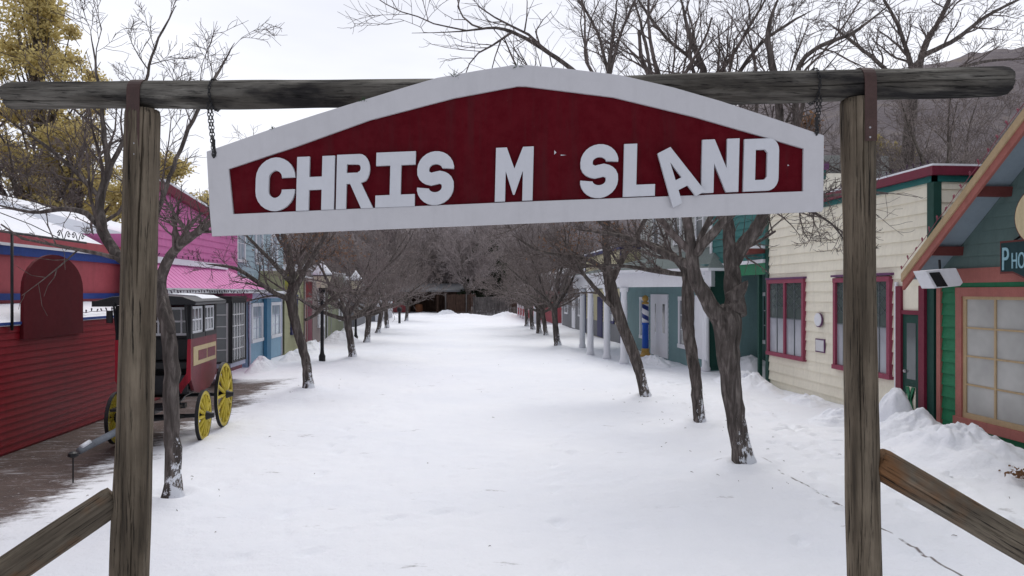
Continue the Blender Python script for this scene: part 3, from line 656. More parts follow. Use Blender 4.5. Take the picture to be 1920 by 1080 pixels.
# trees in the yards behind the shops and beyond the end of the street
GB = 'bare trees beyond the far end of the street'
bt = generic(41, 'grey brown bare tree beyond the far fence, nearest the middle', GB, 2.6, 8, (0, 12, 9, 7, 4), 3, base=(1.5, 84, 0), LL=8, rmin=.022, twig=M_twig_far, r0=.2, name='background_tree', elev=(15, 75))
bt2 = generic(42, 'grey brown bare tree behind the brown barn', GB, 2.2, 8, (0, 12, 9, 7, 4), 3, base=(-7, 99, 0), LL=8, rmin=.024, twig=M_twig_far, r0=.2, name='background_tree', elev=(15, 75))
where = ['behind the barn roof', 'behind the grey fence', 'behind the red and white porch', 'behind the striped shed', 'on the low rise behind the barn', 'at the foot of the hill', 'above the left shop roofs', 'above the right shop roofs']
n = 0
for i in range(30):
    x = -30+62*((i*.618) % 1)+rng.uniform(-1.5, 1.5); y = rng.uniform(82, 118)+ (i % 3)*6
    if abs(x) < 10 and y < 88: y += 12
    c = W(960, HOR, y); w = where[0] if -12 < x < -2 else where[1] if x < 8 and x >= -2 else where[2] if x < 14 and x > 0 else where[3] if x > -18 and x < 0 else where[6] if x < 0 else where[7]
    if y > 112: w = 'at the foot of the hill, '+w
    copy_tree((bt, bt2)[i % 2], (x, y, 0 if y < 118 else (y-118)*.2), rng.uniform(0, 6.28), rng.uniform(.8, 1.35), 'grey brown leafless tree '+w)
DR = 24.0; bR = W(1692, HOR, DR); bR.z = 0
make_tree(24, bR, [
    ([bR, W(1700, 330, DR), W(1712, 180, DR), W(1722, 120, DR)], [.24, .2, .17, .16]),
    PL([(1714, 160, 8, 0), (1735, 85, 7, 0), (1765, 30, 5, .2), (1800, -50, 3, .3)], DR),
    PL([(1716, 150, 7, 0), (1700, 95, 5, .3), (1680, 40, 4, .4), (1640, -30, 2.5, .5)], DR),
    PL([(1728, 105, 6, 0), (1790, 75, 5, -.3), (1850, 30, 4, -.5), (1930, -10, 2.5, -.6)], DR),
    PL([(1712, 170, 6, 0), (1780, 135, 4.5, .6), (1850, 115, 3.5, .9), (1935, 110, 2, 1)], DR),
    PL([(1710, 190, 6, 0), (1660, 130, 5, -.6), (1600, 80, 3.5, -1), (1550, 40, 2, -1.2)], DR),
    ], [0, 9, 6, 5, 4], 3, 'tall dark bare tree above the right end of the beam', None, rmin=.008)
# right-hand yard trees rising behind the cream building
GY = 'bare trees behind the cream building'
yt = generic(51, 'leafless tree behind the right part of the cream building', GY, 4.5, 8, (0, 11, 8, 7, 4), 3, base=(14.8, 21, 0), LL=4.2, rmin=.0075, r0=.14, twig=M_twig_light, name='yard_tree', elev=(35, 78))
for (x, y), s_, lab in [((19, 27), 1.15, 'bare tree behind the cream building, right of its chimneyless roof'), ((12.5, 36), 1.1, 'bare tree behind the barber shop')]:
    copy_tree(yt, (x, y, 0), rng.uniform(0, 6), s_, lab)
copy_tree(yt, (-15.5, 27, 0), 2.1, 1.0, 'bare tree among yellow leaved trees behind the pink shop')['group'] = 'bare trees behind the left shops'

def leafmat(name, c1, c2, c3):
    m = MT(name); oi = m.noise(m.coord(), 1.3, 4, .7); o2 = m.noise(m.coord(), 7, 3)
    c = m.ramp(oi, [(.33, c1), (.5, c2), (.66, c3)]); c = m.mix(.45, c, m.ramp(o2, [(.35, c1), (.65, c3)]))
    m.col(c); m.b.inputs['Roughness'].default_value = .7; m.b.inputs['Specular IOR Level'].default_value = .2
    tr = m.n('ShaderNodeBsdfTranslucent'); m.l(c, tr.inputs[0]); ms = m.n('ShaderNodeMixShader', i0=.45)
    m.l(m.b.outputs[0], ms.inputs[1]); m.l(tr.outputs[0], ms.inputs[2]); m.l(ms.outputs[0], m.t.nodes['Material Output'].inputs[0])
    return m.m
M_yel = leafmat('autumn_leaves', (.40, .31, .15), (.62, .51, .22), (.80, .70, .32))
M_rust = leafmat('rust_leaves', (.12, .065, .04), (.22, .115, .06), (.30, .17, .08))
M_olive = leafmat('olive_leaves', (.18, .145, .08), (.30, .24, .12), (.42, .35, .15))
M_ever = leafmat('evergreen_leaves', (.008, .012, .007), (.02, .03, .015), (.04, .055, .03))
def leafy(seed, base, hgt_, rad, nleaf, lsz, mat, label, group=None, z0=.2, name='leafy_tree', clumps=70):
    rg = np.random.RandomState(seed); r_ = random.Random(seed); B = Vector(base)
    root = empty(name, base, label, 'tree', group)
    t = Tree(seed); t.rmin = .012
    P = [B-Vector((0, 0, .2))]; 
    for k in range(1, 9): P.append(B+Vector((r_.gauss(0, .12), r_.gauss(0, .12), hgt_*.92*k/8)))
    rr = [rad*.075*(1-.85*k/8) for k in range(9)]
    t.tr.tube(P, rr, 10)
    cen = []
    for k in range(clumps):
        f = (k+.5)/clumps; z = hgt_*(z0+(1-z0)*f); env = rad*math.sin(math.pi*min(.97, .16+.84*f**.8))**.7
        az = r_.uniform(0, 6.28); q = env*math.sqrt(r_.random())*r_.uniform(.7, 1.1)
        c = B+Vector((math.cos(az)*q, math.sin(az)*q, z+r_.gauss(0, .2))); cen.append((c, rad*r_.uniform(.10, .22)))
        s0 = P[min(8, max(1, int((z/hgt_)*8)-1))]
        mid = s0.lerp(c, .5)+Vector((0, 0, -.15)); t.cr.tube([s0, mid, c], [rad*.018, rad*.012, rad*.005], 4, False)
        for j in range(3):
            e = c+Vector((r_.gauss(0, 1), r_.gauss(0, 1), r_.gauss(.4, .8)))*rad*.16; t.cr.tube([c, c.lerp(e, .5), e], [rad*.006, rad*.005, rad*.003], 3, False)
    t.tr.build('trunk', M_bark, root, smooth=True); t.cr.build('limbs', M_twig, root)
    cs = np.array([c for c, _ in cen]); rs = np.array([r for _, r in cen])
    ix = rg.randint(0, len(cen), nleaf); dv = rg.normal(size=(nleaf, 3)); dv /= np.linalg.norm(dv, axis=1)[:, None]
    pos = cs[ix]+dv*(rs[ix]*rg.uniform(.1, 1.25, nleaf)**.8)[:, None]*np.array([1, 1, .75])
    pos[:, 2] = np.maximum(pos[:, 2], B.z+.3)
    a = rg.normal(size=(nleaf, 3)); a /= np.linalg.norm(a, axis=1)[:, None]; b = np.cross(a, rg.normal(size=(nleaf, 3))); b /= np.linalg.norm(b, axis=1)[:, None]
    s_ = lsz*rg.uniform(.6, 1.3, nleaf)[:, None]
    v = np.stack([pos-a*s_, pos+b*s_*.55, pos+a*s_, pos-b*s_*.55], 1).reshape(-1, 3)
    mb = MB(); mb.v = v.tolist(); mb.f = [(4*i, 4*i+1, 4*i+2, 4*i+3) for i in range(nleaf)]
    mb.build('crown', mat, root); return root
GL = 'yellow leaved trees behind the left shops'
leafy(61, (-21, 24, 0), 17, 4.6, 46000, .085, M_yel, 'tall yellow leaved tree at the upper left corner', GL, clumps=120)
leafy(62, (-17.5, 31, 0), 15, 4.0, 32000, .085, M_yel, 'tall yellow leaved tree thinning towards the sky', GL, clumps=90)
leafy(63, (-24.5, 34, 0), 19, 5.2, 34000, .11, M_yel, 'yellow leaved tree at the left edge behind the others', GL, clumps=90)
leafy(64, (-13.8, 35, 0), 9.0, 3.2, 24000, .08, M_yel, 'low yellow leaved tree between the left post and the sign', GL, clumps=60)
leafy(65, (-18, 21.5, 0), 8.0, 4.2, 16000, .12, M_olive, 'low olive brown tree behind the snowy roof', GL, clumps=60)
leafy(71, (-14.5, 28, 0), 8.6, 3.4, 22000, .08, M_yel, 'yellow brown tree just left of the left gate post', GL, clumps=60)
leafy(72, (-21, 20.5, 0), 10.0, 4.4, 26000, .085, M_olive, 'olive brown tree at the left edge under the beam', GL, clumps=70)
leafy(73, (-10.8, 37, 0), 7.6, 2.6, 10000, .11, M_olive, 'small olive tree behind the pink gable', GL, clumps=50)
GRR = 'autumn brown trees behind the cream building'
leafy(66, (18.5, 36, 0), 11.5, 3.2, 12000, .13, M_rust, 'rust brown tree right of the right gate post', GRR, clumps=60)
leafy(67, (26, 42, 0), 12, 4.5, 10000, .15, M_olive, 'olive brown tree against the mountain', GRR, clumps=50)
leafy(68, (15.8, 40, 0), 12.0, 3.6, 12000, .14, M_rust, 'brown leaved tree behind the right end of the sign', GRR, clumps=60)
leafy(69, (4.2, 88, 0), 8.5, 4.5, 16000, .22, M_ever, 'dark evergreen behind the far grey fence', None, name='evergreen_tree', z0=.05, clumps=60)
leafy(70, (-9.8, 49, 0), 4.2, 1.4, 5000, .12, M_ever, 'dark evergreen bush between the far left shops', None, name='evergreen_tree', z0=.05, clumps=30)

# ------------------------------------------------------------------ building helpers
FR = lambda X, s: (Vector((X, 0, 0)), Vector((0, 1, 0)), Vector((s, 0, 0)))     # s: +1 faces the street from the left, -1 from the right
def siding(fr, u0, u1, v0, v1, h=.2, t=.018):
    m_ = MB(); O, U, N = fr; v = v0
    while v < v1-.01:
        w = min(v+h, v1)
        a = [(v, t), (w, .002), (w, -.02), (v, -.02)]
        m_.add([O+U*u+N*n+Vector((0, 0, z)) for u in (u0, u1) for z, n in a], [(0, 1, 5, 4), (0, 4, 7, 3), (1, 2, 6, 5), (0, 3, 2, 1), (4, 5, 6, 7)])
        v = w
    return m_
def window(par, fr, u0, u1, v0, v1, cas, cw, sash, nx, ny, gl, mt=None, diamonds=False, name='window', proud=.075, split=None, bw=.022):
    """casing frame proud of the wall; panes set back inside it"""
    if u0 > u1: u0, u1 = u1, u0
    m_ = MB(); m_.fb(fr, u0, u1, v1-cw, v1, .0, proud+.01); m_.fb(fr, u0-.02, u1+.02, v0, v0+cw, .0, proud+.02)
    m_.fb(fr, u0, u0+cw, v0+cw, v1-cw, .0, proud); m_.fb(fr, u1-cw, u1, v0+cw, v1-cw, .0, proud)
    if split:
        for q in split: m_.fb(fr, q-cw*.45, q+cw*.45, v0+cw, v1-cw, .0, proud)
    w = m_.build(name, cas, par)
    p = MB().fb(fr, u0+cw, u1-cw, v0+cw, v1-cw, .004, .034); p.build('pane', gl, w)
    if diamonds: MB().fb(fr, u0+cw+.001, u1-cw-.001, v0+cw+.001, v0+cw+(v1-v0-2*cw)*.5, .03, .0343).build('curtain', gcurt, w)
    s_ = MB(); a, b, c, d = u0+cw, u1-cw, v0+cw, v1-cw; n0, n1 = .0345, .048
    segs = [a]+(list(split) if split else [])+[b]
    for i in range(len(segs)-1):
        a2 = segs[i]+(cw*.45 if i else 0); b2 = segs[i+1]-(cw*.45 if i < len(segs)-2 else 0)
        for k in range(1, nx): x = a2+(b2-a2)*k/nx; s_.fb(fr, x-bw/2, x+bw/2, c, d, n0, n1)
        for k in range(1, ny): z = c+(d-c)*k/ny; s_.fb(fr, a2, b2, z-bw/2, z+bw/2, n0, n1-.003)
        if diamonds:
            O, U, N = fr; zt = d; zb = c+(d-c)*.62; kk = 3
            for k in range(kk):
                for sg in (1, -1):
                    z0_, z1_ = zb+(zt-zb)*k/kk, zb+(zt-zb)*(k+1)/kk
                    for (x0_, x1_) in ((a2, (a2+b2)/2), ((a2+b2)/2, b2)):
                        P = O+U*x0_+N*.04+Vector((0, 0, z0_ if sg > 0 else z1_)); Q = O+U*x1_+N*.04+Vector((0, 0, z1_ if sg > 0 else z0_)); s_.tube([P, Q], .007, 4)
    if s_.v: s_.build('glazing_bar', sash, w)
    return w
def lights(pts, label, mat, spacing=.22, sag=.03, up=True, group='strings of unlit holiday bulbs'):
    m_ = MB(); r_ = random.Random(len(pts)+int(pts[0][0]*10)); P = []
    for a, b in zip(pts, pts[1:]):
        a, b = Vector(a), Vector(b); n = max(2, int((b-a).length/spacing))
        for i in range(n):
            p = a.lerp(b, i/n)+Vector((0, 0, r_.uniform(-sag, sag)*.5)); P.append(p)
            e = p+Vector((r_.uniform(-.03, .03), r_.uniform(-.03, .03), (.075 if up else -.075)*r_.uniform(.7, 1.2)))
            m_.tube([p, p.lerp(e, .4), p.lerp(e, .7), e], [.010, .012, .018, .004], 6)
    P.append(Vector(pts[-1])); m_.tube(P, .006, 4)
    o = m_.build('light_string', mat); return tag(o, label, 'light string', group)
M_bulb = paint('bulb_dark', (.05, .02, .05), .4, .5, 30)
M_bulb2 = paint('bulb_pink', (.25, .06, .09), .4, .5, 30)
cream = paint('cream_siding', (.80, .755, .63), .65, .10, 1.2, (1, 1, 1))
greenp = paint('bright_green', (.012, .17, .075), .55, .18, 1.5); greend = paint('deep_green', (.008, .055, .042), .6, .2, 1.5)
teal = paint('teal', (.012, .13, .125), .6, .2, 1.5); greytrim = paint('grey_trim', (.10, .12, .13), .6, .2, 3)
salmon = paint('salmon', (.36, .125, .105), .6, .18, 4); salmond = paint('dark_salmon', (.15, .038, .034), .6, .2, 4); tan = paint('tan_trim', (.46, .34, .20), .6, .15, 4)
maroon = paint('maroon', (.16, .012, .035), .5, .2, 3); purple = paint('purple_trim', (.12, .04, .12), .55, .2, 3); magent = paint('magenta_trim', (.26, .045, .085), .55, .2, 3)
gable = paint('sage_siding', (.125, .19, .18), .65, .12, 1.4); soff = paint('soffit', (.26, .32, .37), .65, .1, 1.4)
white = paint('white_paint', (.72, .73, .77), .55, .07, 2); offw = paint('off_white', (.60, .60, .62), .6, .1, 2)
redb = paint('brick_red', (.22, .010, .018), .33, .25, .8, (1, 1, 1), .5); redp = paint('faded_red', (.40, .085, .10), .55, .2, .9); blue = paint('cobalt', (.02, .055, .24), .5, .2, 2)
pinkw = paint('hot_pink', (.60, .17, .39), .6, .15, 1.1); pinkr = paint('pink_metal', (.70, .20, .47), .4, .10, 1.6); pinkd = paint('dark_pink', (.30, .008, .10), .5, .2, 2)
lblue = paint('light_blue', (.26, .42, .55), .6, .12, 1.3); sblue = paint('strong_blue', (.06, .19, .32), .55, .15, 2); plil = paint('pale_lilac', (.42, .44, .56), .6, .1, 2)
olivep = paint('olive_paint', (.36, .36, .22), .6, .15, 2); tanp = paint('taupe_paint', (.30, .25, .24), .6, .12, 2); lgrey = paint('pale_grey', (.36, .37, .36), .6, .12, 2); navy = paint('navy', (.02, .02, .10), .5, .2, 2)
sageb = paint('sage_paint', (.20, .22, .14), .6, .12, 2); greyb = paint('grey_paint', (.16, .165, .18), .6, .12, 2); yelp = paint('yellow_cream', (.50, .46, .30), .6, .1, 2)
barb = paint('barber_teal', (.16, .27, .28), .6, .15, 1.6); shing = paint('shingle_grey', (.10, .125, .125), .85, .3, 12, (1, 1, 1), .2, .8); shbr = paint('shingle_brown', (.045, .034, .026), .9, .45, 25, (1, 1, 1), .2, .9)
gcurt = glass('curtained_glass', (.36, .37, .42)); gdark = glass('dark_glass', (.03, .032, .036)); gmid = glass('grey_glass', (.14, .155, .165)); gblind = glass('blind_glass', (.48, .48, .46), .25); gblue = glass('pale_blue_glass', (.42, .50, .58))
glead = glass('leaded_glass', (.085, .11, .105))
def bldg(label, X, s, y0, y1, name='shop_building'):
    return empty(name, (X+s*-.0, (y0+y1)/2, 0), label, 'building')
def slab(mb, X, s, y0, y1, z0, z1, n0, n1): return mb.fb(FR(X, s), y0, y1, z0, z1, n0, n1)
# ------------------------------------------------------------------ cream building (right)
X = 8.6; f = FR(X, -1)
yA = yx(1752, X); yB = yx(1440, X)         # near corner, far corner
b = bldg('cream clapboard building with magenta windows behind the right gate post', X, -1, yA, yB)
yst = 16.2
MB().box(X+.02, X+6, yA+.02, yB, -.1, 4.7).build('wall', cream, b)
siding(f, yA+.02, yB, .12, 4.55, .24, .03).build('siding', cream, b)
fe = (Vector((0, yA, 0)), Vector((1, 0, 0)), Vector((0, -1, 0)))
siding(fe, X+.12, X+6, 2.2, 4.55, .24, .03).build('siding', cream, b)
slab(MB(), X, -1, yst, yB, 4.55, 5.35, -1, .03).build('upper_front', cream, b)
slab(MB(), X, -1, yst-.05, yB+.05, 5.2, 5.42, -.2, .07).build('cornice', teal, b)
slab(MB(), X, -1, yst-.1, yB+.1, 5.42, 5.6, -.25, .14).build('parapet_cap', purple, b)
m_ = MB(); slab(m_, X, -1, yA-.06, yst, 4.49, 4.60, -.02, .06); m_.fb(fe, X-.06, X+6, 4.49, 4.60, .0, .06); m_.build('frieze', teal, b)
m_ = MB(); slab(m_, X, -1, yA-.14, yst, 4.60, 4.76, -.14, .14); m_.fb(fe, X+.14, X+6, 4.60, 4.76, -.1, .14); m_.build('parapet_cap', maroon, b)
MB().box(X-.13, X+6, yA-.13, yst, 4.76, 4.80).build('snow_cap', M_snow, b)
m_ = MB(); m_.box(X-.05, X+.10, yA-.05, yA+.13, .1, 4.49); m_.build('corner_board', greend, b)
slab(MB(), X, -1, yB-.10, yB+.06, 0, 4.55, .0, .05).build('corner_board', greend, b)
def win_px(par, X, s, pl, pr, z0, z1, *a, **k): return window(par, FR(X, s), yx(pl, X), yx(pr, X), z0, z1, *a, **k)
zt = onx(1443, 525, X)[1]; zb = onx(1512, 678, X)[1]
y1_, y0_ = yx(1443, X), yx(1512, X)
window(b, f, y0_, y1_, zb, zt, magent, .10, greytrim, 2, 2, glead, diamonds=True, split=[(y0_+y1_)/2], proud=.085)
y1_, y0_ = yx(1568, X), yx(1675, X)
window(b, f, y0_, y1_, zb-.02, zt-.02, magent, .10, greytrim, 2, 2, glead, diamonds=True, split=[y0_+(y1_-y0_)*.36, y0_+(y1_-y0_)*.68], proud=.085)
m_ = MB(); 
for pa, pb in ((1443, 1512), (1568, 1675)): slab(m_, X, -1, yx(pb, X)-.05, yx(pa, X)+.05, zt+.002, zt+.05, 0, .11)
m_.build('window_head', purple, b)
# curtains seen in the lower halves
m_ = MB()
# door bay
yd0, yd1 = yx(1752, X), yx(1688, X)
m_ = MB(); slab(m_, X, -1, yd1-.16, yd1, 0.02, 2.62, .03, .10); slab(m_, X, -1, yd0+.14, yd0+.30, 0.02, 2.62, .03, .10); slab(m_, X, -1, yd0+.30, yd1-.16, 2.08, 2.16, .03, .09); m_.build('door_frame', maroon, b)
slab(MB(), X, -1, yd0+.30, yd1-.16, 2.16, 2.62, .02, .05).build('transom_panel', cream, b)
slab(MB(), X, -1, yd1+.01, yd1+.08, 0.02, 2.7, .03, .07).build('downpipe', white, b)
dr = slab(MB(), X, -1, yd0+.302, yd1-.162, .06, 2.08, .03, .055).build('door', greend, b)
a, c = yd0+.30, yd1-.16
slab(MB(), X, -1, a+.13, c-.13, .86, 1.92, .056, .062).build('pane', gmid, dr)
m_ = MB(); slab(m_, X, -1, a+.13, c-.13, .16, .72, .056, .064); m_.build('door_panel', cream, dr)
m_ = MB(); P = lambda y, z: Vector((X-.075, y, z))
m_.prism([P(a+.12, .16), P(a+.21, .16), P(c-.12, .72), P(c-.21, .72)], (-.012, 0, 0)); m_.prism([P(c-.12, .16), P(a+.12, .72), P(a+.21, .72), P(c-.21, .16)], (-.016, 0, 0)); m_.build('cross_brace', greenp, dr)
MB().lathe((X-.09, c-.10, 1.0), [(.01, -.02), (.03, -.01), (.03, .02), (.01, .03)], 10, 'x').build('handle', M_zinc, dr)
# wall plaques
cy_, cz = onx(1540, 600, X)
m_ = MB().lathe((X-.05, cy_, cz), [(.02, -.03), (.17, -.03), (.17, .0), (.02, .0)], 24, 'x'); m_.v = [tuple(q) for q in m_.v]
o = m_.build('wall_plaque', purple); tag(o, 'round white plaque dusted with snow on the cream wall', 'plaque')
MB().lathe((X-.085, cy_, cz+.01), [(.02, -.01), (.155, -.01), (.155, .005), (.02, .005)], 24, 'x').build('face', white, o)
cy_, cz = onx(1541, 648, X)
o = slab(MB(), X, -1, cy_-.21, cy_+.21, cz-.16, cz+.16, .03, .05).build('wall_plaque', purple); tag(o, 'small rectangular notice under the round plaque on the cream wall', 'plaque')
slab(MB(), X, -1, cy_-.18, cy_+.18, cz-.13, cz+.13, .05, .06).build('face', offw, o)
lights([(X-.1, yA+.02, 4.83), (X-.1, yst, 4.83)], 'bulb string along the maroon parapet of the cream building', M_bulb, .2)
lights([(X-.1, yst, 5.63), (X-.1, yB, 5.63)], 'bulb string along the higher purple parapet of the cream building', M_bulb, .2)
# ------------------------------------------------------------------ photo shop with the gable (right, nearest)
b = bldg('green gabled photo shop at the right edge with salmon trim', X, -1, 4, 12)
yc = yx(1762, X); ap = 7.7
MB().box(X+.02, X+6, 3.4, yc, -.1, 2.7).build('wall', greenp, b)
w0, w1 = yx(1800, X), yx(1800, X)-5.6
m_ = siding(f, w0, yc-.08, .05, 2.62, .205, .028); m_.add(*(lambda q: (q.v, q.f))(siding(f, 3.4, w0, .05, .30, .205, .028))); m_.build('siding', greenp, b)
slab(MB(), X, -1, yc-.08, yc+.02, 0, 2.66, 0, .05).build('corner_board', salmon, b)
slab(MB(), X, -1, yc+.02, yA-.01, 0, 2.9, -.3, -.02).build('recess_board', greytrim, b)
rx, ez, ey = 8.0, onx(1692, 524, 8.0)[1], yx(1692, 8.0); slope = math.tan(R(39.5))
def rz(y, off=0): return ez+off+(ey-y)*slope if y >= ap else ez+off+(ey-ap)*slope-(ap-y)*slope
# gable wall
poly = [(X, 3.4, 2.85), (X, yc, 2.85)]+[(X, yc, rz(yc, -.004)), (X, ap, rz(ap, -.004)), (X, 3.4, rz(3.4, -.004))]
MB().prism([Vector(p) for p in poly], (.15, 0, 0)).build('gable', gable, b)
O, U, N = f; z = 2.9; m_ = MB()
while z < rz(ap)-.3:
    hw = min(yc, ey-(z+.2-ez+.01)/slope); lo = 2*ap-hw
    if hw > lo: a_ = [(z, .028), (z+.2, .004)]; m_.add([O+U*q+N*n+Vector((0, 0, zz)) for q in (max(3.4, lo), hw) for zz, n in a_]+[O+U*q+N*0+Vector((0, 0, z)) for q in (max(3.4, lo), hw)], [(0, 1, 3, 2), (4, 0, 2, 5)])
    z += .2
m_.build('siding', gable, b)
slab(MB(), X, -1, 3.4, w0+.3, 2.66, 2.90, .0, .075).build('band', salmon, b)
slab(MB(), X, -1, 3.4, w0+.2, 2.58, 2.66, .0, .05).build('band', greenp, b, label='thin green band')
for sg, e_, lab in ((1, ey, 'a'), (-1, 2*ap-ey, 'b')):
    T_ = lambda x, y, off: Vector((x, y, rz(y, off)))
    y0_, y1_ = (e_, ap+.0) if sg > 0 else (e_, ap-.0)
    m_ = MB()      # roof slab
    ps = [T_(rx+.06, y0_, .04), T_(rx+.06, y1_, .04), T_(16, y1_, .04), T_(16, y0_, .04)]; m_.prism(ps, (0, 0, .09)); m_.build('roof', shbr, b)
    m_ = MB(); ps = [T_(rx+.09, y0_, -.0), T_(rx+.09, y1_, -.0), T_(X-.0, y1_, -.0), T_(X-.0, y0_, -.0)]; m_.prism(ps, (0, 0, .035)); m_.build('soffit', soff, b)
    m_ = MB(); ps = [T_(rx, y0_, -.19), T_(rx, y1_, -.19), T_(rx, y1_, -.04), T_(rx, y0_, -.04)]; m_.prism(ps, (.05, 0, 0)); m_.build('bargeboard', salmon, b)
    m_ = MB(); ps = [T_(rx-.03, y0_, -.04), T_(rx-.03, y1_, -.04), T_(rx-.03, y1_, .10), T_(rx-.03, y0_, .10)]; m_.prism(ps, (.085, 0, 0)); m_.build('fascia', tan, b)
    for q in (.16, .40, .64, .88):
        yy = e_+(ap-e_)*q; zz = rz(yy, -.16); MB().box(rx+.06, X, yy-.06, yy+.06, zz-.02, zz+.13).build('lookout', salmond, b)
    # patches of snow lying along the roof edge
    rr = random.Random(4); m_ = MB()
    for q in range(22):
        yy = e_+(ap-e_)*q/22; l = .13
        ps = [T_(rx+rr.uniform(.03, .10), yy, .131), T_(rx+rr.uniform(.03, .1), yy-sg*l*rr.uniform(.4, 1), .131), T_(rx+.5+rr.uniform(0, .3), yy-sg*l, .131), T_(rx+.4, yy, .131)]; m_.prism(ps, (0, 0, rr.uniform(.006, .018)))
    m_.build('roof_snow', M_snow, b)
# big shop window
wy1 = w0; wy0 = w0-3.6; wz0, wz1 = .24, 2.58
m_ = MB(); slab(m_, X, -1, wy0, wy1, wz1-.15, wz1, 0, .09); slab(m_, X, -1, wy0-.03, wy1+.03, wz0, wz0+.15, 0, .11); slab(m_, X, -1, wy1-.14, wy1, wz0+.15, wz1-.15, 0, .085); slab(m_, X, -1, wy0, wy0+.14, wz0+.15, wz1-.15, 0, .085)
w = m_.build('window', salmon, b)
a, c, zz0, zz1 = wy0+.14, wy1-.14, wz0+.15, wz1-.15
m_ = MB(); slab(m_, X, -1, a, c, zz0, zz0+.09, .0, .06); slab(m_, X, -1, a, c, zz1-.05, zz1, .0, .06); slab(m_, X, -1, c-.07, c, zz0+.09, zz1-.05, 0, .055); slab(m_, X, -1, a, a+.07, zz0+.09, zz1-.05, 0, .055); m_.build('sash', tan, w)
slab(MB(), X, -1, a+.07, c-.07, zz0+.09, zz1-.05, -.0, .03).build('pane', gblind, w)
m_ = MB()
for k in range(1, 5): y_ = c-.07-(c-a-.14)*k/5; slab(m_, X, -1, y_-.018, y_+.018, zz0+.09, zz1-.05, .031, .052)
for k in range(1, 4): z_ = zz0+.09+(zz1-zz0-.14)*k/4; slab(m_, X, -1, a+.07, c-.07, z_-.015, z_+.015, .031, .050)
m_.build('glazing_bar', tan, w)
lights([(rx-.05, ey-.05, rz(ey-.05, .14)), (rx-.05, ap, rz(ap, .14))], 'clip-on bulb string climbing the photo shop roof edge', M_bulb2, .24)
# hanging shop sign (dark board with an oval above) on the gable
def onX(px, py, X): y, z = onx(px, py, X); return Vector((X, y, z))
sx_ = X-.25
pA, pB = onX(1879, 453, sx_), onX(1879, 513, sx_)
y_l = pA.y; zt_, zb_ = pA.z, pB.z
o = empty('shop_sign', (sx_, y_l-.8, zb_), 'dark green photo shop sign with pale blue lettering below a cream oval', 'sign')
wd_ = 1.7; hy = zt_-zb_
frG = (Vector((sx_, y_l, zb_)), Vector((0, -1, 0)), Vector((0, 0, 1)), Vector((-1, 0, 0)))
out = [(0, 0), (.25, .0), (.5, -.10), (.85, -.16), (1.2, -.10), (1.45, 0), (wd_, 0), (wd_, hy), (0, hy)]
curve_solid('sign_border', [out], frG, .03, salmond, o)
inn = [(.03, .03), (.26, .03), (.5, -.07), (.85, -.13), (1.2, -.07), (1.44, .03), (wd_-.03, .03), (wd_-.03, hy-.03), (.03, hy-.03)]
curve_solid('sign_board', [inn], (frG[0]+Vector((-.032, 0, 0)), *frG[1:]), .012, paint('sign_dark', (.004, .03, .035), .5), o)
def text_obj(body, size, fr, dep, mat, parent, sxx=1.0, name='lettering', x0=0, y0=0):
    cu = bpy.data.curves.new('t', 'FONT'); cu.body = body; cu.size = size; cu.extrude = dep; cu.offset = 0.0
    to = bpy.data.objects.new('t', cu); C.objects.link(to); me = bpy.data.meshes.new_from_object(to.evaluated_get(bpy.context.evaluated_depsgraph_get())); bpy.data.objects.remove(to)
    O, U, V, N = fr; o0 = LOC[parent.name]
    for v in me.vertices: c = v.co.copy(); v.co = O+U*(c.x*sxx+x0)+V*(c.y+y0)+N*(c.z+dep) - o0
    me.materials.clear(); me.materials.append(mat); ob = bpy.data.objects.new(name, me); C.objects.link(ob); ob.parent = parent; LOC[ob.name] = o0; return ob
M_ltb = paint('letter_blue', (.28, .48, .55), .5, .1, 3)
ft = (frG[0]+Vector((-.046, 0, 0)), *frG[1:])
text_obj('P', .50, ft, .006, M_ltb, o, .58, x0=.05, y0=.05); text_obj('HOTOS', .34, ft, .006, M_ltb, o, .50, x0=.24, y0=.07)
oy = .95; oc = [(oy+.62*math.cos(k*math.pi/20), hy+.32+.50*math.sin(k*math.pi/20)) for k in range(40)]
curve_solid('oval_border', [oc], (frG[0]+Vector((-.052, 0, 0)), *frG[1:]), .02, salmond, o)
oc = [(oy+.59*math.cos(k*math.pi/20), hy+.32+.47*math.sin(k*math.pi/20)) for k in range(40)]
curve_solid('oval_panel', [oc], (frG[0]+Vector((-.078, 0, 0)), *frG[1:]), .012, paint('oval_cream', (.62, .52, .32), .5), o)
m_ = MB(); m_.tube([Vector((X, y_l-.2, zt_+.15)), Vector((sx_, y_l-.2, zt_-.02))], .015, 6); m_.tube([Vector((X, y_l-1.4, zt_+.15)), Vector((sx_, y_l-1.4, zt_-.02))], .015, 6); m_.build('bracket', M_iron, o)
# loudspeaker under the eave
c = W(1760, 523, 11.6); o = empty('loudspeaker', c, 'white box loudspeaker with black grille under the eave corner', 'speaker')
Q = [Vector(((p-1760)/F*11.6*cT, -(p-1760)/F*11.6*sT, -(q-523)/F*11.6)) for p, q in ((1725, 508), (1782, 503), (1795, 530), (1790, 536), (1742, 541))]
m_ = MB(); m_.prism([c+q+Vector((-.02, -.16, 0)) for q in Q], (.03, .36, 0)); m_.build('housing', white, o, bevel=.008)
Q = [Vector(((p-1760)/F*11.6*cT, -(p-1760)/F*11.6*sT, -(q-523)/F*11.6)) for p, q in ((1731, 512), (1750, 510.5), (1766, 537), (1746, 538))]
MB().prism([c+q+Vector((-.02, -.165, 0)) for q in Q], (0, -.012, 0)).build('grille', M_iron, o)
MB().tube([c+Vector((.1, .1, .1)), c+Vector((.12, .15, .32))], .02, 6).build('bracket', M_iron, o)
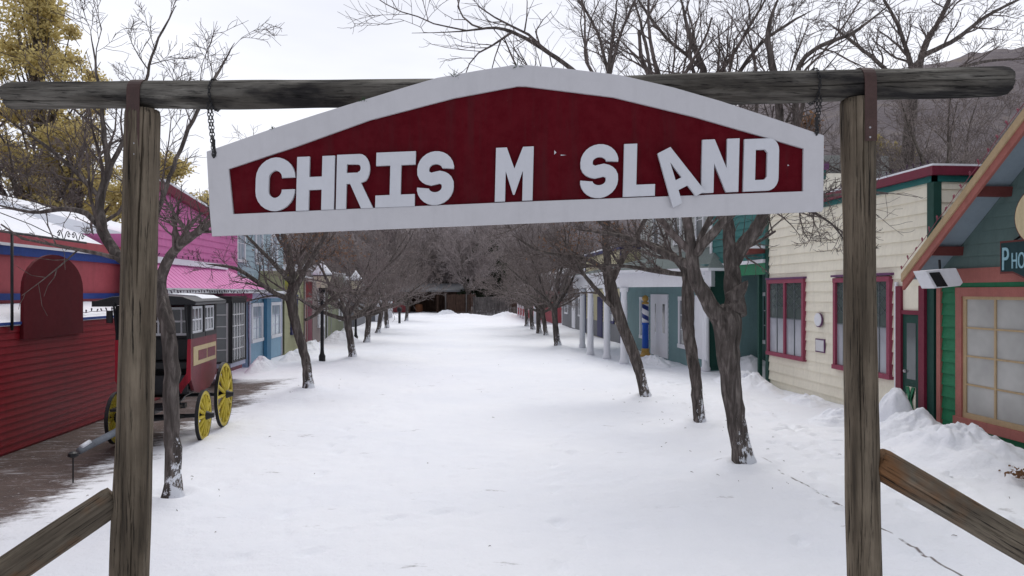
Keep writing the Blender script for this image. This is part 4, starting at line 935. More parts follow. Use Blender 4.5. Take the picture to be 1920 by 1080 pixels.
# ------------------------------------------------------------------ green shop with recess (right)
y0g, y1g = yB+.08, 23.2
b = bldg('deep green shop with recessed entrance beyond the cream building', X, -1, y0g, y1g)
fg = FR(X, -1); XR = X+1.3
m_ = MB(); m_.box(X, X+.35, y0g, y1g, 3.55, 6.0); m_.box(X+.35, X+6, y0g, y1g, 3.55, 3.9); m_.box(XR, X+6, y0g, y1g, -.1, 3.55); m_.build('wall', teal, b)
siding(fg, y0g, y1g, 3.6, 5.95, .2, .02).build('siding', teal, b)
siding(FR(XR, -1), y0g, y1g, 0, 3.2, .2, .015).build('siding', greend, b)
slab(MB(), X, -1, y0g, y1g, 3.0, 3.32, 0, .05).build('fascia', greenp, b)
slab(MB(), X, -1, y0g, y1g, 3.32, 3.42, 0, .12).build('molding', white, b)
slab(MB(), X, -1, y0g, y1g, 3.42, 3.58, 0, .10).build('molding', teal, b)
slab(MB(), X, -1, y0g+.05, y0g+1.0, 3.58, 3.72, 0, .5).build('canopy', salmond, b)
slab(MB(), X, -1, y0g+.05, y0g+1.0, 3.72, 3.80, 0, .52).build('canopy_snow', M_snow, b)
MB().box(X+.0, X+.10, y0g+.5, y0g+.6, 0, 3.0).build('post', greend, b)
window(b, FR(XR, -1), 21.0, 22.3, .85, 2.5, white, .12, white, 2, 3, gdark)
slab(MB(), X, -1, y1g-.16, y1g, 3.58, 6.0, .0, .05).build('corner_board', white, b)
# ------------------------------------------------------------------ barber shop (right) with porch
X2 = 7.9; y0b, y1b = 23.3-1.4, 29.4
b = bldg('grey teal barber shop with white columned porch', X2, -1, y0b, y1b); fb_ = FR(X2, -1)
MB().box(X2, X2+7, y0b, y1b+4, -.1, 3.4).build('wall', barb, b)
siding(fb_, y0b, y1b, .02, 3.3, .19, .02).build('siding', barb, b)
siding((Vector((0, y0b, 0)), Vector((1, 0, 0)), Vector((0, -1, 0))), X2, X2+.7, .02, 3.3, .19, .015).build('siding', greend, b)
MB().box(X2+1.0, X2+7, y0b+1.3, y1b+4, 3.4, 7.2).build('upper_wall', lgrey, b)
siding(FR(X2+1.0, -1), y0b+1.3, y1b+4, 3.9, 7.1, .2, .02).build('siding', lgrey, b)
for ya in (24.6, 27.2, 30.2): window(b, FR(X2+1.0, -1), ya, ya+.9, 4.4, 5.9, white, .1, white, 1, 2, gmid)
window(b, fb_, yx(1305, X2), yx(1275, X2), .55, 2.35, white, .14, white, 2, 3, gmid)
window(b, fb_, yx(1215, X2)-.2, yx(1202, X2), .55, 2.3, white, .14, white, 2, 3, gblue)
w = slab(MB(), X2, -1, yx(1254, X2), yx(1222, X2), .02, 2.42, 0, .05).build('door', white, b)
a, c = yx(1254, X2), yx(1222, X2)
slab(MB(), X2, -1, a+.35, a+.62, .95, 2.05, .051, .056).build('pane', gdark, w); slab(MB(), X2, -1, c-.75, c-.65, .95, 2.05, .051, .056).build('pane', gmid, w)
slab(MB(), X2, -1, yx(1328, X2), yx(1306, X2), .35, 2.4, .0, .06).build('white_board', white, b)
# porch: roof, beam, columns
zb0, zb1 = 2.72, 3.25
def porch_poly(o_): return [(X2+.9, y0b-.15-o_), (X2+.15-o_, y0b-.2-o_), (5.75-o_, 24.6-o_), (5.55-o_, 33.2+o_), (X2+.9, 33.2+o_)]
m_ = MB(); pp = porch_poly(0); ip = porch_poly(-.25)
for i in range(4):
    a, c = pp[i], pp[i+1]; a2, c2 = ip[i], ip[i+1]
    if i in (0,): continue
    m_.prism([Vector((a[0], a[1], 2.68)), Vector((c[0], c[1], 2.68)), Vector((c2[0], c2[1], 2.68)), Vector((a2[0], a2[1], 2.68))], (0, 0, .5))
m_.build('porch_beam', white, b)
MB().prism([Vector((p[0], p[1], 3.18)) for p in porch_poly(.15)], (0, 0, .09)).build('porch_cornice', white, b)
pr_ = porch_poly(.13); up_ = [(X2+1.0, y0b+1.3, 4.0), (X2+1.0, y0b+1.6, 4.1), (X2+1.0, 25.5, 4.1), (X2+1.0, 32, 4.1), (X2+1.0, 33, 4.0)]
m_ = MB(); vv = [Vector((p[0], p[1], 3.275)) for p in pr_]+[Vector(p) for p in up_]
m_.add(vv, [(i, i+1, i+6, i+5) for i in range(4)]+[(0, 4, 3, 2, 1)]); m_.build('porch_roof', shing, b)
def column(par, x, y, h, r=.13, z0=0):
    MB().lathe((x, y, z0-.05), [(r*1.25, 0), (r*1.25, .14), (r, .2), (r*.96, h*.5), (r*.84, h-.16), (r*1.15, h-.12), (r*1.25, h+.02)], 16).build('column', white, par, smooth=True)
for px, py in ((1178, 681), (1138, 672), (1107, 665)): g_ = G(px, py); column(b, min(g_.x, 5.9), g_.y, 2.7)
column(b, 5.75, 31.8, 2.7); column(b, X2+.02, y0b-.05, 2.7, .12)
# barber pole
gp = (7.35, yx(1210, 7.35), 0); o = empty('barber_pole', gp, 'blue and white striped barber pole with gold ball in front of the teal wall', 'barber pole')
gold = paint('gold_paint', (.42, .26, .06), .35, .2, 8)
m = MT('barber_stripe'); s3 = m.n('ShaderNodeSeparateXYZ'); m.l(m.coord(), s3.inputs[0]); at = m.n('ShaderNodeMath', operation='ARCTAN2'); m.l(s3.outputs[1], at.inputs[0]); m.l(s3.outputs[0], at.inputs[1])
a1 = m.n('ShaderNodeMath', operation='MULTIPLY_ADD', i1=1/6.2832); m.l(at.outputs[0], a1.inputs[0]); z1 = m.n('ShaderNodeMath', operation='MULTIPLY', i1=2.6); m.l(s3.outputs[2], z1.inputs[0]); m.l(z1.outputs[0], a1.inputs[2])
fr_ = m.n('ShaderNodeMath', operation='FRACT'); m.l(a1.outputs[0], fr_.inputs[0]); m.col(m.ramp(fr_.outputs[0], [(.45, (.75, .75, .78)), (.47, (.01, .03, .18)), (.9, (.01, .03, .18)), (.95, (.75, .75, .78))])); m.b.inputs['Roughness'].default_value = .3
px_, py_, _ = gp
MB().lathe((px_, py_, 0), [(.24, 0), (.24, .06), (.18, .10), (.15, .22), (.17, .26), (.13, .32)], 18).build('base', gold, o, smooth=True)
MB().lathe((px_, py_, .32), [(.12, 0), (.13, .05), (.12, .9), (.14, .92), (.14, 1.0)], 18).build('lower_shaft', paint('barber_blue', (.01, .08, .42), .35), o, smooth=True)
MB().lathe((px_, py_, 1.32), [(.13, 0), (.13, .72)], 18).build('striped_tube', m.m, o, smooth=True)
MB().lathe((px_, py_, 2.04), [(.14, 0), (.14, .06), (.07, .10)]+[(.13*math.sin(R(q)), .22-.13*math.cos(R(q))) for q in (30, 60, 90, 120, 150, 172)], 18).build('finial_ball', gold, o, smooth=True)
# ------------------------------------------------------------------ further right-hand buildings
def simple_shop(label, X, s, y0, y1, h, wallm, lower=None, wins=(), doors=(), trim=white, depth=7, cornice=None, snow=True, upper=None):
    b = bldg(label, X, s, y0, y1); fr = FR(X, s)
    m_ = MB(); m_.fb(fr, y0, y1, -.1, h, -depth, 0); m_.build('wall', wallm, b)
    siding(fr, y0, y1, .9 if lower else .02, h, .2, .02).build('siding', wallm, b)
    if lower: slab(MB(), X, s, y0, y1, 0, .9, 0, .03).build('lower_wall', lower, b)
    m_ = MB(); slab(m_, X, s, y0, y0+.16, 0, h, .0, .05); m_.build('corner_board', trim, b); slab(MB(), X, s, y1-.16, y1, 0, h, .0, .05).build('corner_board', trim, b)
    slab(MB(), X, s, y0-.05, y1+.05, h, h+.16, -depth, .12).build('cornice', cornice or trim, b)
    if snow: slab(MB(), X, s, y0-.04, y1+.04, h+.16, h+.24, -depth, .11).build('roof_snow', M_snow, b)
    for w_ in wins:
        window(b, fr, w_[0], w_[1], w_[2], w_[3], w_[4] if len(w_) > 4 else trim, .12, trim, 2, 3, w_[5] if len(w_) > 5 else gmid)
    for d_ in doors:
        o = slab(MB(), X, s, d_[0]-.1, d_[1]+.1, 0.02, 2.25, .0, .045).build('door_frame', trim, b); slab(MB(), X, s, d_[0], d_[1], .04, 2.1, .046, .06).build('door', d_[2], b)
    return b
simple_shop('pale yellow shop with a navy door behind the far columns', 8.0, -1, 33.6, 43, 4.6, yelp, greyb, [(35, 36.6, .9, 2.3, navy), (40.5, 42, .9, 2.2, white)], [(38, 39.2, navy)], navy)
simple_shop('low grey shop past the pale yellow shop', 8.2, -1, 43.2, 54, 3.8, greyb, None, [(45, 46.5, .9, 2.2), (51, 52.4, .9, 2.2)], [(48, 49.2, white)])
b = bldg('white porch with red rails at the far right of the street', 6.6, -1, 57, 73)
MB().box(7.8, 12, 57, 73, -.1, 3.2).build('wall', redp, b)
for k in range(7): MB().box(6.32, 6.5, 57+k*2.6, 57.18+k*2.6, -.05, 2.6).build('post', white, b)
m_ = MB(); 
for k in range(6):
    ya = 57.2+k*2.6; m_.box(6.36, 6.44, ya, ya+2.4, .8, .9); m_.box(6.36, 6.44, ya, ya+2.4, .25, .33)
    for q in range(10): m_.box(6.38, 6.42, ya+.2+q*.22, ya+.26+q*.22, .33, .8)
m_.build('railing', redp, b)
MB().box(6.2, 8, 56.9, 73.1, 2.6, 2.9).build('porch_beam', white, b)
m_ = MB(); m_.add([(6.0, 56.7, 2.9), (12.2, 56.7, 2.9), (9.1, 56.7, 4.5), (6.0, 73.4, 2.9), (12.2, 73.4, 2.9), (9.1, 73.4, 4.5)], [(0, 1, 2), (3, 5, 4), (0, 2, 5, 3), (1, 4, 5, 2), (0, 3, 4, 1)]); m_.build('roof', offw, b)
# ------------------------------------------------------------------ red building (left, nearest)
XL = -7.0; f = FR(XL, 1); y0r, y1r = 3.5, 17.3
b = bldg('long red building with arched panel and snowy roof at the left edge', XL, 1, y0r, y1r)
MB().box(XL-.9, XL, y0r, y1r, -.1, 1.98).build('lower_wall', redb, b)
siding(f, y0r, y1r, .0, 1.98, .11, .022).build('siding', redb, b)
pa, pb = yx(35, XL), yx(148, XL); ac = (pa+pb)/2; ar = (pb-pa)/2; zsp = 1.99
arch = [(pa, zsp-.25), (pb, zsp-.25), (pb, 2.55)]+[(ac+ar*math.cos(R(a)), 2.55+.60*math.sin(R(a))) for a in range(12, 180, 12)]+[(pa, 2.55)]
MB().prism([Vector((XL+.025, y, z)) for y, z in arch], (.05, 0, 0)).build('arched_panel', paint('panel_red', (.085, .003, .007), .6, .15, 1, spec=.15), b)
XB = XL-.9
MB().box(XB-5, XB, y0r, y1r, -.1, 3.28).build('upper_wall', redp, b)
slab(MB(), XB, 1, y0r, y1r, 3.16, 3.32, 0, .05).build('band', blue, b); slab(MB(), XB, 1, y0r, y1r, 3.32, 3.37, 0, .08).build('band', white, b); slab(MB(), XB, 1, y0r, y1r, 3.37, 3.56, -.1, .06).build('parapet', redp, b)
slab(MB(), XB, 1, y0r, y1r, 2.36, 2.48, 0, .05).build('band', blue, b)
# snow lying on the ledge between the walls
m_ = MB(); n = 60; vs = []
for i in range(n+1):
    y = y0r+(y1r-y0r)*i/n; w_ = .02*noise.noise(Vector((y*2, 0, 0)))
    vs += [Vector((XL+.03, y, 1.97)), Vector((XL+.02, y, 2.03+w_)), Vector((XL-.3, y, 2.16+w_)), Vector((XB-.0, y, 2.30+w_))]
m_.add(vs, [(i*4+j, i*4+j+1, i*4+5+j, i*4+4+j) for i in range(n) for j in range(3)]); m_.build('ledge_snow', M_snow, b)
slab(MB(), XL, 1, y0r, y1r, 1.985, 2.03, .025, .05).build('trim', blue, b)
m_ = MB(); ry0, ry1 = y0r, 17.2
m_.add([(XB+.0, ry0, 3.54), (XB+.0, ry1-.6, 3.54), (XB-3.3, ry1+2.6, 4.72), (XB-3.3, ry0, 4.72), (XB-6.5, ry0, 3.6), (XB-6.5, ry1+.5, 3.6)], [(0, 1, 2, 3), (3, 2, 5, 4), (1, 5, 2)]); m_.build('roof', M_snow, b)
lights([(XL-.05, pb+.15, 2.12), (XL-.05, y1r, 2.12)], 'bulb string on the ledge between arched panel and stagecoach', M_bulb, .2)
# iron bracket with scrolls
yb0 = yx(15, XL); o = empty('iron_bracket', (XL+.0, yb0, 2.0), 'black iron post and scrolled arm above the red wall', 'bracket')
za = onx(15, 437, XL)[1]; m_ = MB(); m_.tube([(XL+.06, yb0, 1.9), (XL+.06, yb0, za)], .022, 8); m_.build('post', M_iron, o, smooth=True)
ye = yx(155, XL); MB().tube([(XL+.06, yb0-1.5, za+.01), (XL+.06, ye, za)], .02, 8).build('arm', M_iron, o)
m_ = MB()
for k, yc_ in enumerate((ye-.75, ye-.28)):
    for sg in (1, -1):
        pts = [Vector((XL+.06, yc_+sg*(.02+.22*q/14), za+.02+.12*math.sin(q/14*math.pi)*1.2)) for q in range(0, 12)]
        cen_ = pts[-1]+Vector((0, -sg*.03, -.02)); pts += [cen_+Vector((0, sg*math.cos(a)*.05*(1-a/9), math.sin(a)*.05*(1-a/9))) for a in np.linspace(.4, 6.5, 12)]
        m_.tube(pts, .008, 5)
m_.tube([Vector((XL+.06, yb0-1.5, za+.45)), Vector((XL+.06, yb0+.5, za+.18)), Vector((XL+.06, ye-.9, za+.02))], .008, 5); m_.build('scroll', M_iron, o)
# ------------------------------------------------------------------ pink building
y0p, y1p = 17.5, 25.2; XP = -7.6
b = bldg('hot pink shop with pink metal awning and bay window', XP, 1, y0p, y1p)
f = FR(XP, 1)
wall = [(y0p, 0), (y1p, 0), (y1p, 4.55), (19.0, 5.15), (y0p, 5.05)]
MB().prism([Vector((XP, y, z)) for y, z in wall], (-.25, 0, 0)).build('wall', pinkw, b)
MB().box(XP-5.5, XP-.25, y0p, y1p, -.1, 3.9).build('rear_wall', pinkw, b)
m_ = MB(); m_.add([(XP-.25, y0p, 3.9), (XP-.25, y1p, 3.9), (XP-5.5, y1p, 5.3), (XP-5.5, y0p+.6, 5.3), (XP-5.5, y0p, 3.9), (XP-5.5, y1p, 3.9)], [(0, 1, 2, 3), (0, 3, 4), (1, 5, 2), (3, 2, 5, 4)]); m_.build('roof', M_snow, b)
siding(f, y0p, y1p, 3.1, 4.5, .2, .02).build('siding', pinkw, b)
for seg in (((y0p, 5.05), (19.0, 5.15)), ((19.0, 5.15), (y1p, 4.55))):
    (ya, za_), (yb_, zb_) = seg; P = lambda y, z: Vector((XP-.1, y, z))
    MB().prism([P(ya, za_-.04), P(yb_, zb_-.04), P(yb_, zb_+.2), P(ya, za_+.2)], (.22, 0, 0)).build('coping', maroon, b)
    MB().prism([P(ya, za_+.2), P(yb_, zb_+.2), P(yb_, zb_+.29), P(ya, za_+.28)], (.2, 0, 0)).build('coping_snow', M_snow, b)
xo = -6.75; ya0 = 16.95; ya1 = 26.8
m_ = MB(); v = [(xo, ya0, 2.56), (xo, ya1, 2.56), (XP, 23.9, 3.28), (XP, ya0, 3.28), (xo, ya0, 2.50), (xo, ya1, 2.50), (XP, ya1, 2.5), (XP, ya0, 2.5)]
m_.add(v, [(0, 1, 2, 3), (4, 7, 6, 5), (0, 4, 5, 1), (1, 5, 6, 2), (0, 3, 7, 4)]); 
for k in range(28):
    y = ya0+.3*k
    if y < 23.5: m_.add([(xo, y, 2.56), (xo, y+.03, 2.56), (XP, y+.03, 3.28), (XP, y, 3.28), (xo, y, 2.572), (xo, y+.03, 2.572), (XP, y+.03, 3.292), (XP, y, 3.292)], [(0, 4, 5, 1), (4, 7, 6, 5), (0, 3, 7, 4), (1, 5, 6, 2)])
m_.build('awning', pinkr, b)
m_ = MB(); m_.fb(f, ya0, 23.8, 3.24, 3.40, 0, .14); m_.build('awning_snow', M_snow, b)
MB().box(xo-.02, xo+.05, ya0, ya1+.05, 2.47, 2.60).build('fascia', white, b)
MB().box(xo-.25, xo-.1, ya0, 24.4, 2.30, 2.47).build('valance', pinkd, b)
MB().box(xo-.30, xo-.12, ya0, 24.4, 2.20, 2.30).build('valance', magent, b, label='faded lower valance')
lights([(xo+.06, ya0, 2.56), (xo+.06, ya1, 2.56)], 'bulb string on the white fascia under the pink awning', M_bulb, .2, up=False)
lights([(XP+.16, y0p, 3.42), (XP+.16, 23.1, 3.42)], 'bulb string on the snow above the pink awning', M_bulb, .4)
# wall windows behind the coach
window(b, f, 17.6, 18.6, .8, 2.25, white, .09, white, 3, 3, gdark)
# bay window
bx, by0 = -6.15, yx(433, -6.15); by1 = yx(460, bx); bz0, bz1 = .55, 2.25
ang_w = Vector((XP, by0-.55, 0)); cA = Vector((bx, by0, 0)); cB = Vector((bx, by1, 0)); aD = Vector((XP, by1+.55, 0))
bayn = empty
m_ = MB(); m_.prism([ang_w, cA, cB, aD], (0, 0, .12)); 
for q in range(len(m_.v)): m_.v[q] = (m_.v[q][0], m_.v[q][1], m_.v[q][2]+bz0-.12)
bay = m_.build('bay_window', plil, b)
m_ = MB(); m_.prism([ang_w+Vector((0, 0, bz1)), cA+Vector((.03, -.03, bz1)), cB+Vector((.03, .03, bz1)), aD+Vector((0, 0, bz1))], (0, 0, .14)); m_.build('bay_roof', M_iron, bay)
mF, mB_, mG = MB(), MB(), MB()
for A, B_, nx in ((ang_w, cA, 2), (cA, cB, 4), (cB, aD, 2)):
    U = (B_-A); Lw = U.length; U.normalize(); N = Vector((U.y, -U.x, 0)); fr = (A, U, N)
    if N.dot(Vector((1, -.3, 0))) < 0 and A is not cB: N = -N; fr = (A, U, N)
    mF.fb(fr, 0, .07, bz0, bz1, -.05, .03); mF.fb(fr, Lw-.07, Lw, bz0, bz1, -.05, .03); mF.fb(fr, .07, Lw-.07, bz1-.05, bz1, -.05, .02); mF.fb(fr, .07, Lw-.07, bz0, bz0+.05, -.05, .02)
    mG.fb(fr, .07, Lw-.07, bz0+.05, bz1-.05, -.03, -.02)
    for e_ in (.07, Lw-.12): mB_.fb(fr, e_, e_+.05, bz0+.05, bz1-.05, -.019, .0)
    for k in range(1, nx+1): x = .07+(Lw-.14)*k/(nx+1) if nx > 2 else .07+(Lw-.14)*k/nx; mB_.fb(fr, x-.014, x+.014, bz0+.05, bz1-.05, -.019, .001)
    for k in range(1, 5): z = bz0+.05+(bz1-bz0-.1)*k/5; mB_.fb(fr, .12, Lw-.12, z-.013, z+.013, -.019, -.002)
mF.build('bay_frame', M_iron, bay); mG.build('pane', gmid, bay); mB_.build('glazing_bar', offw, bay)
MB().box(XP, bx-.15, by0-.2, by1+.2, .28, .43).build('bay_support', maroon, bay)
# ------------------------------------------------------------------ light blue shop and the ones beyond
y0s = yx(462, XL); 
b = simple_shop('light blue shop beside the pink awning', XL-.02, 1, 24.5, 29.0, 2.28, lblue, lblue, [(24.7, 26.1, .75, 2.12, white, gblue), (27.2, 28.7, .75, 2.12, white, gblue)], (), plil, snow=False)
slab(MB(), XL, 1, 26.2, 26.75, 0, 2.27, .03, .16).build('pilaster', sblue, b)
pblue = paint('faded_blue', (.34, .44, .50), .6, .12, 1.3); MB().box(XL-1.5, XL-.9, 25.25, 33, 2.3, 5.6).build('upper_wall', pblue, b); siding(FR(XL-.9, 1), 25.25, 33, 2.5, 5.5, .2, .02).build('siding', pblue, b)
for ya in (26, 28.4, 30.8): window(b, FR(XL-.9, 1), ya, ya+1.0, 3.6, 5.0, white, .1, white, 2, 2, gblue)
MB().box(XL-.9, XL+.2, 27.0, 29.0, 2.45, 2.55).build('roof_snow', M_snow, b)
b = simple_shop('olive shop with a yellow gable end past the blue shop', XL+.05, 1, 29.1, 32.6, 3.2, olivep, None, [(30.2, 31.4, .7, 2.4, navy, gdark)], (), olivep)
MB().box(XL, XL+.35, 29.15, 29.4, 2.6, 3.3).build('yellow_corner', paint('yellow_green', (.38, .38, .06), .5), b)
simple_shop('narrow dark red shop front behind the leaning tree', XL+.1, 1, 32.7, 34.6, 3.0, redb, None, (), [(33.3, 34.2, maroon)], tanp)
simple_shop('taupe shop with white framed windows behind the street lamp', XL, 1, 34.7, 38.2, 3.6, tanp, None, [(36.3, 37.9, .7, 2.5, white, gdark)], (), white)
simple_shop('sage green shop past the taupe shop', XL+.1, 1, 38.3, 44, 3.4, sageb, None, [(42.1, 43.2, .8, 2.2, white, gdark)], [(39.6, 40.8, sageb)], lgrey)
simple_shop('pale grey shop in the middle of the left side', XL-.3, 1, 44.2, 48, 3.3, lgrey, None, [(45, 46.4, .8, 2.3, white, gmid)], (), white)
simple_shop('low grey blue shop far along the left side', XL-.4, 1, 52, 58, 3.0, greyb, None, [(53, 54.4, .8, 2.2)], (), lgrey)
b = bldg('white striped shed at the far left of the street', XL, 1, 62, 72)
MB().box(-11, -6.6, 62, 72, -.1, 3.2).build('wall', greyb, b)
for k in range(9): MB().box(-6.58, -6.4, 62+k*1.2, 62.35+k*1.2, 0, 3.0).build('white_batten', white, b)
for k in range(5): MB().box(-10.6+k*.9, -10.2+k*.9, 61.9, 61.99, 0, 3.0).build('white_batten', white, b)
MB().box(-11.2, -6.2, 61.7, 72.3, 3.2, 3.4).build('roof', M_snow, b)
# ------------------------------------------------------------------ end of the street
b = empty('barn', (-4, 88, 0), 'dark brown open barn closing the far end of the street', 'building')
MB().box(-9, 2, 92, 93, -.1, 3.0).build('back_wall', M_brownwood, b)
MB().box(-9.2, -8.9, 87.5, 92, -.1, 3.0).build('side_wall', M_brownwood, b)
for x in (-8.9, -5.9, -2.4, -.3): MB().box(x, x+.25, 87.5, 87.75, -.1, 2.6).build('post', M_brownwood, b)
m_ = MB(); m_.add([(-9.6, 86.6, 2.55), (1.0, 86.6, 2.55), (1.0, 93.5, 3.5), (-9.6, 93.5, 3.5), (-9.6, 86.6, 2.75), (1.0, 86.6, 2.75), (1.0, 93.5, 3.7), (-9.6, 93.5, 3.7)], [(0, 1, 2, 3), (4, 7, 6, 5), (0, 4, 5, 1), (3, 2, 6, 7), (0, 3, 7, 4), (1, 5, 6, 2)]); m_.build('roof', greyb, b)
MB().box(-7.9, -6.2, 88.6, 89.8, 0, 1.5).build('inner_wall', redb, b)
MB().lathe((-4.6, 88.5, 0), [(.4, 0), (.5, .5), (.4, 1.0)], 14).build('barrel', paint('barrel_orange', (.14, .05, .02), .7), b)
def fence(label, x0, x1, y, h, mat, bw=.15, name='board_fence', gap=.015):
    o = empty(name, ((x0+x1)/2, y, 0), label, 'fence'); r_ = random.Random(int(x0*7)); m_ = MB(); x = x0
    while x < x1: m_.box(x, x+bw-gap, y+r_.uniform(-.01, .01), y+.03, -.05, h+r_.uniform(-.05, .05)); x += bw
    m_.build('boards', mat, o); x = x0
    while x <= x1: MB().box(x-.07, x+.07, y-.16, y-.02, -.05, h+.05).build('post', M_fence, o); x += 2.4
fence('brown board fence closing the far end of the street', -1.2, 2.1, 82, 2.25, M_brownwood)
fence('weathered grey board fence beside the brown one at the far end', 1.9, 5.8, 76, 2.0, M_fence)
fence('short reddish board fence at the far end beside the white porch', 5.9, 7.6, 78, 2.1, redb if False else M_brownwood)
# ------------------------------------------------------------------ street lamps
M_lampglass = paint('lamp_glass', (.70, .64, .50), .3, .1, 5)
def lamp(g_, h, label):
    o = empty('street_lamp', g_, label, 'street lamp', 'black street lamps with cream lanterns')
    x, y, z = g_
    MB().lathe((x, y, -.05), [(.12, 0), (.12, .22), (.08, .3), (.065, .45), (.055, h*.6), (.05, h-.25), (.10, h-.18), (.13, h-.02), (.10, h)], 14).build('post', M_iron, o, smooth=True)
    MB().lathe((x, y, h-.06), [(.20, 0), (.34, .42)], 8).build('lantern', M_lampglass, o)
    MB().lathe((x, y, h+.32), [(.36, .042), (.36, .07), (.16, .2), (.05, .28)], 8).build('lantern_roof', M_iron, o)
    MB().lathe((x, y, h+.37), [(.37, .03), (.34, .12), (.2, .30), (.09, .44), (.02, .56)], 14).build('snow_cap', M_snow, o, smooth=True)
yl = 25.5; gl_ = W(604, HOR, 25.8); lamp((gl_.x, gl_.y, 0), 2.72, 'black street lamp with cream lantern and snow cap, nearer one on the left')
gl_ = W(667, HOR, 37); lamp((gl_.x, gl_.y, 0), 2.72, 'farther black street lamp half hidden by the second left trunk')
gl_ = G(749, 606); o = MB().lathe((gl_.x, gl_.y, 0), [(.1, 0), (.1, .9), (.2, .95), (.2, 1.2), (.08, 1.35)], 10).build('bollard', M_iron); tag(o, 'small black bollard at the far left edge of the snow', 'bollard')
# ------------------------------------------------------------------ stagecoach
cx0, cx1 = -5.62, -4.45; cy0, cy1 = 12.05, 13.7; xm = (cx0+cx1)/2
co_ = empty('stagecoach', (xm, 12.8, 0), 'red and black stagecoach with yellow wheels parked beside the red building', 'wagon')
cred = paint('coach_red', (.165, .030, .042), .5, .4, 3); cbr = paint('coach_bright_red', (.30, .004, .02), .4, .15, 3); cblk = paint('coach_black', (.010, .011, .014), .4, .3, 4); cyel = paint('wheel_yellow', (.52, .41, .04), .55, .35, 5); ccream = paint('coach_cream', (.50, .40, .22), .5, .15, 6)
def wheel(x, y, Rw, s):
    m_ = MB(); ns_ = 36; w = .055
    prof = [(Rw-.018, -w/2), (Rw, -w/2), (Rw, w/2), (Rw-.018, w/2)]
    def ring(prof, mb):
        vs = []; k = len(prof)
        for j in range(ns_):
            a = 2*math.pi*j/ns_
            for r, t in prof: vs.append((x+t, y+r*math.cos(a), Rw+r*math.sin(a)))
        mb.add(vs, [(j*k+i, j*k+(i+1) % k, ((j+1) % ns_)*k+(i+1) % k, ((j+1) % ns_)*k+i) for j in range(ns_) for i in range(k)])
    rim = MB(); ring([(Rw-.075, -.024), (Rw-.019, -.024), (Rw-.019, .024), (Rw-.075, .024)], rim)
    wo = rim.build('wheel', cyel, co_)
    ring(prof, m_); m_.build('tyre', M_iron, wo)
    sp_ = MB(); n = 14
    for k in range(n):
        a = 2*math.pi*k/n; dy, dz = math.cos(a), math.sin(a); p = Vector((x+s*.03, y+dy*.06, Rw+dz*.06)); q = Vector((x, y+dy*(Rw-.07), Rw+dz*(Rw-.07)))
        sp_.tube([p, p.lerp(q, .35), q], [.020, .030, .026], 7)
    sp_.build('spokes', cyel, wo)
    MB().lathe((x, y, Rw), [(.035, -.10*1), (.075, -.06), (.085, 0), (.075, .06), (.05, .12), (.04, .17)] if s > 0 else [(.04, -.17), (.05, -.12), (.075, -.06), (.085, 0), (.075, .06), (.035, .1)], 14, 'x').build('hub', M_iron, wo, smooth=True)
wheel(-4.28, 12.15, .43, 1); wheel(-5.64, 12.15, .43, -1); wheel(-4.26, 13.45, .60, 1); wheel(-5.75, 13.45, .60, -1)
co_.rotation_euler = (0, 0, R(4.5))
# axles and undercarriage
for y, r_ in ((12.15, .43), (13.45, .60)): MB().tube([(-4.3, y, r_), (-5.66, y, r_)], .035, 8).build('axle', cblk, co_)
MB().box(xm-.05, xm+.05, 11.95, 13.6, .50, .58).build('reach_bar', cblk, co_)
for x in (cx0+.2, cx1-.2): MB().tube([(x, 11.85, .62), (x, 12.3, .74), (x, 13.2, .76), (x, 13.75, .66)], .028, 8).build('spring', cblk, co_)
MB().box(cx0+.1, cx1-.1, 11.55, 11.95, .62, .66).build('foot_board', cblk, co_)
m_ = MB(); m_.tube([(xm-.45, 12.15, .42), (xm, 11.6, .46), (xm+.45, 12.15, .42)], .03, 6); m_.box(xm-.5, xm+.5, 12.0, 12.12, .58, .66); m_.build('fifth_wheel', cblk, co_)
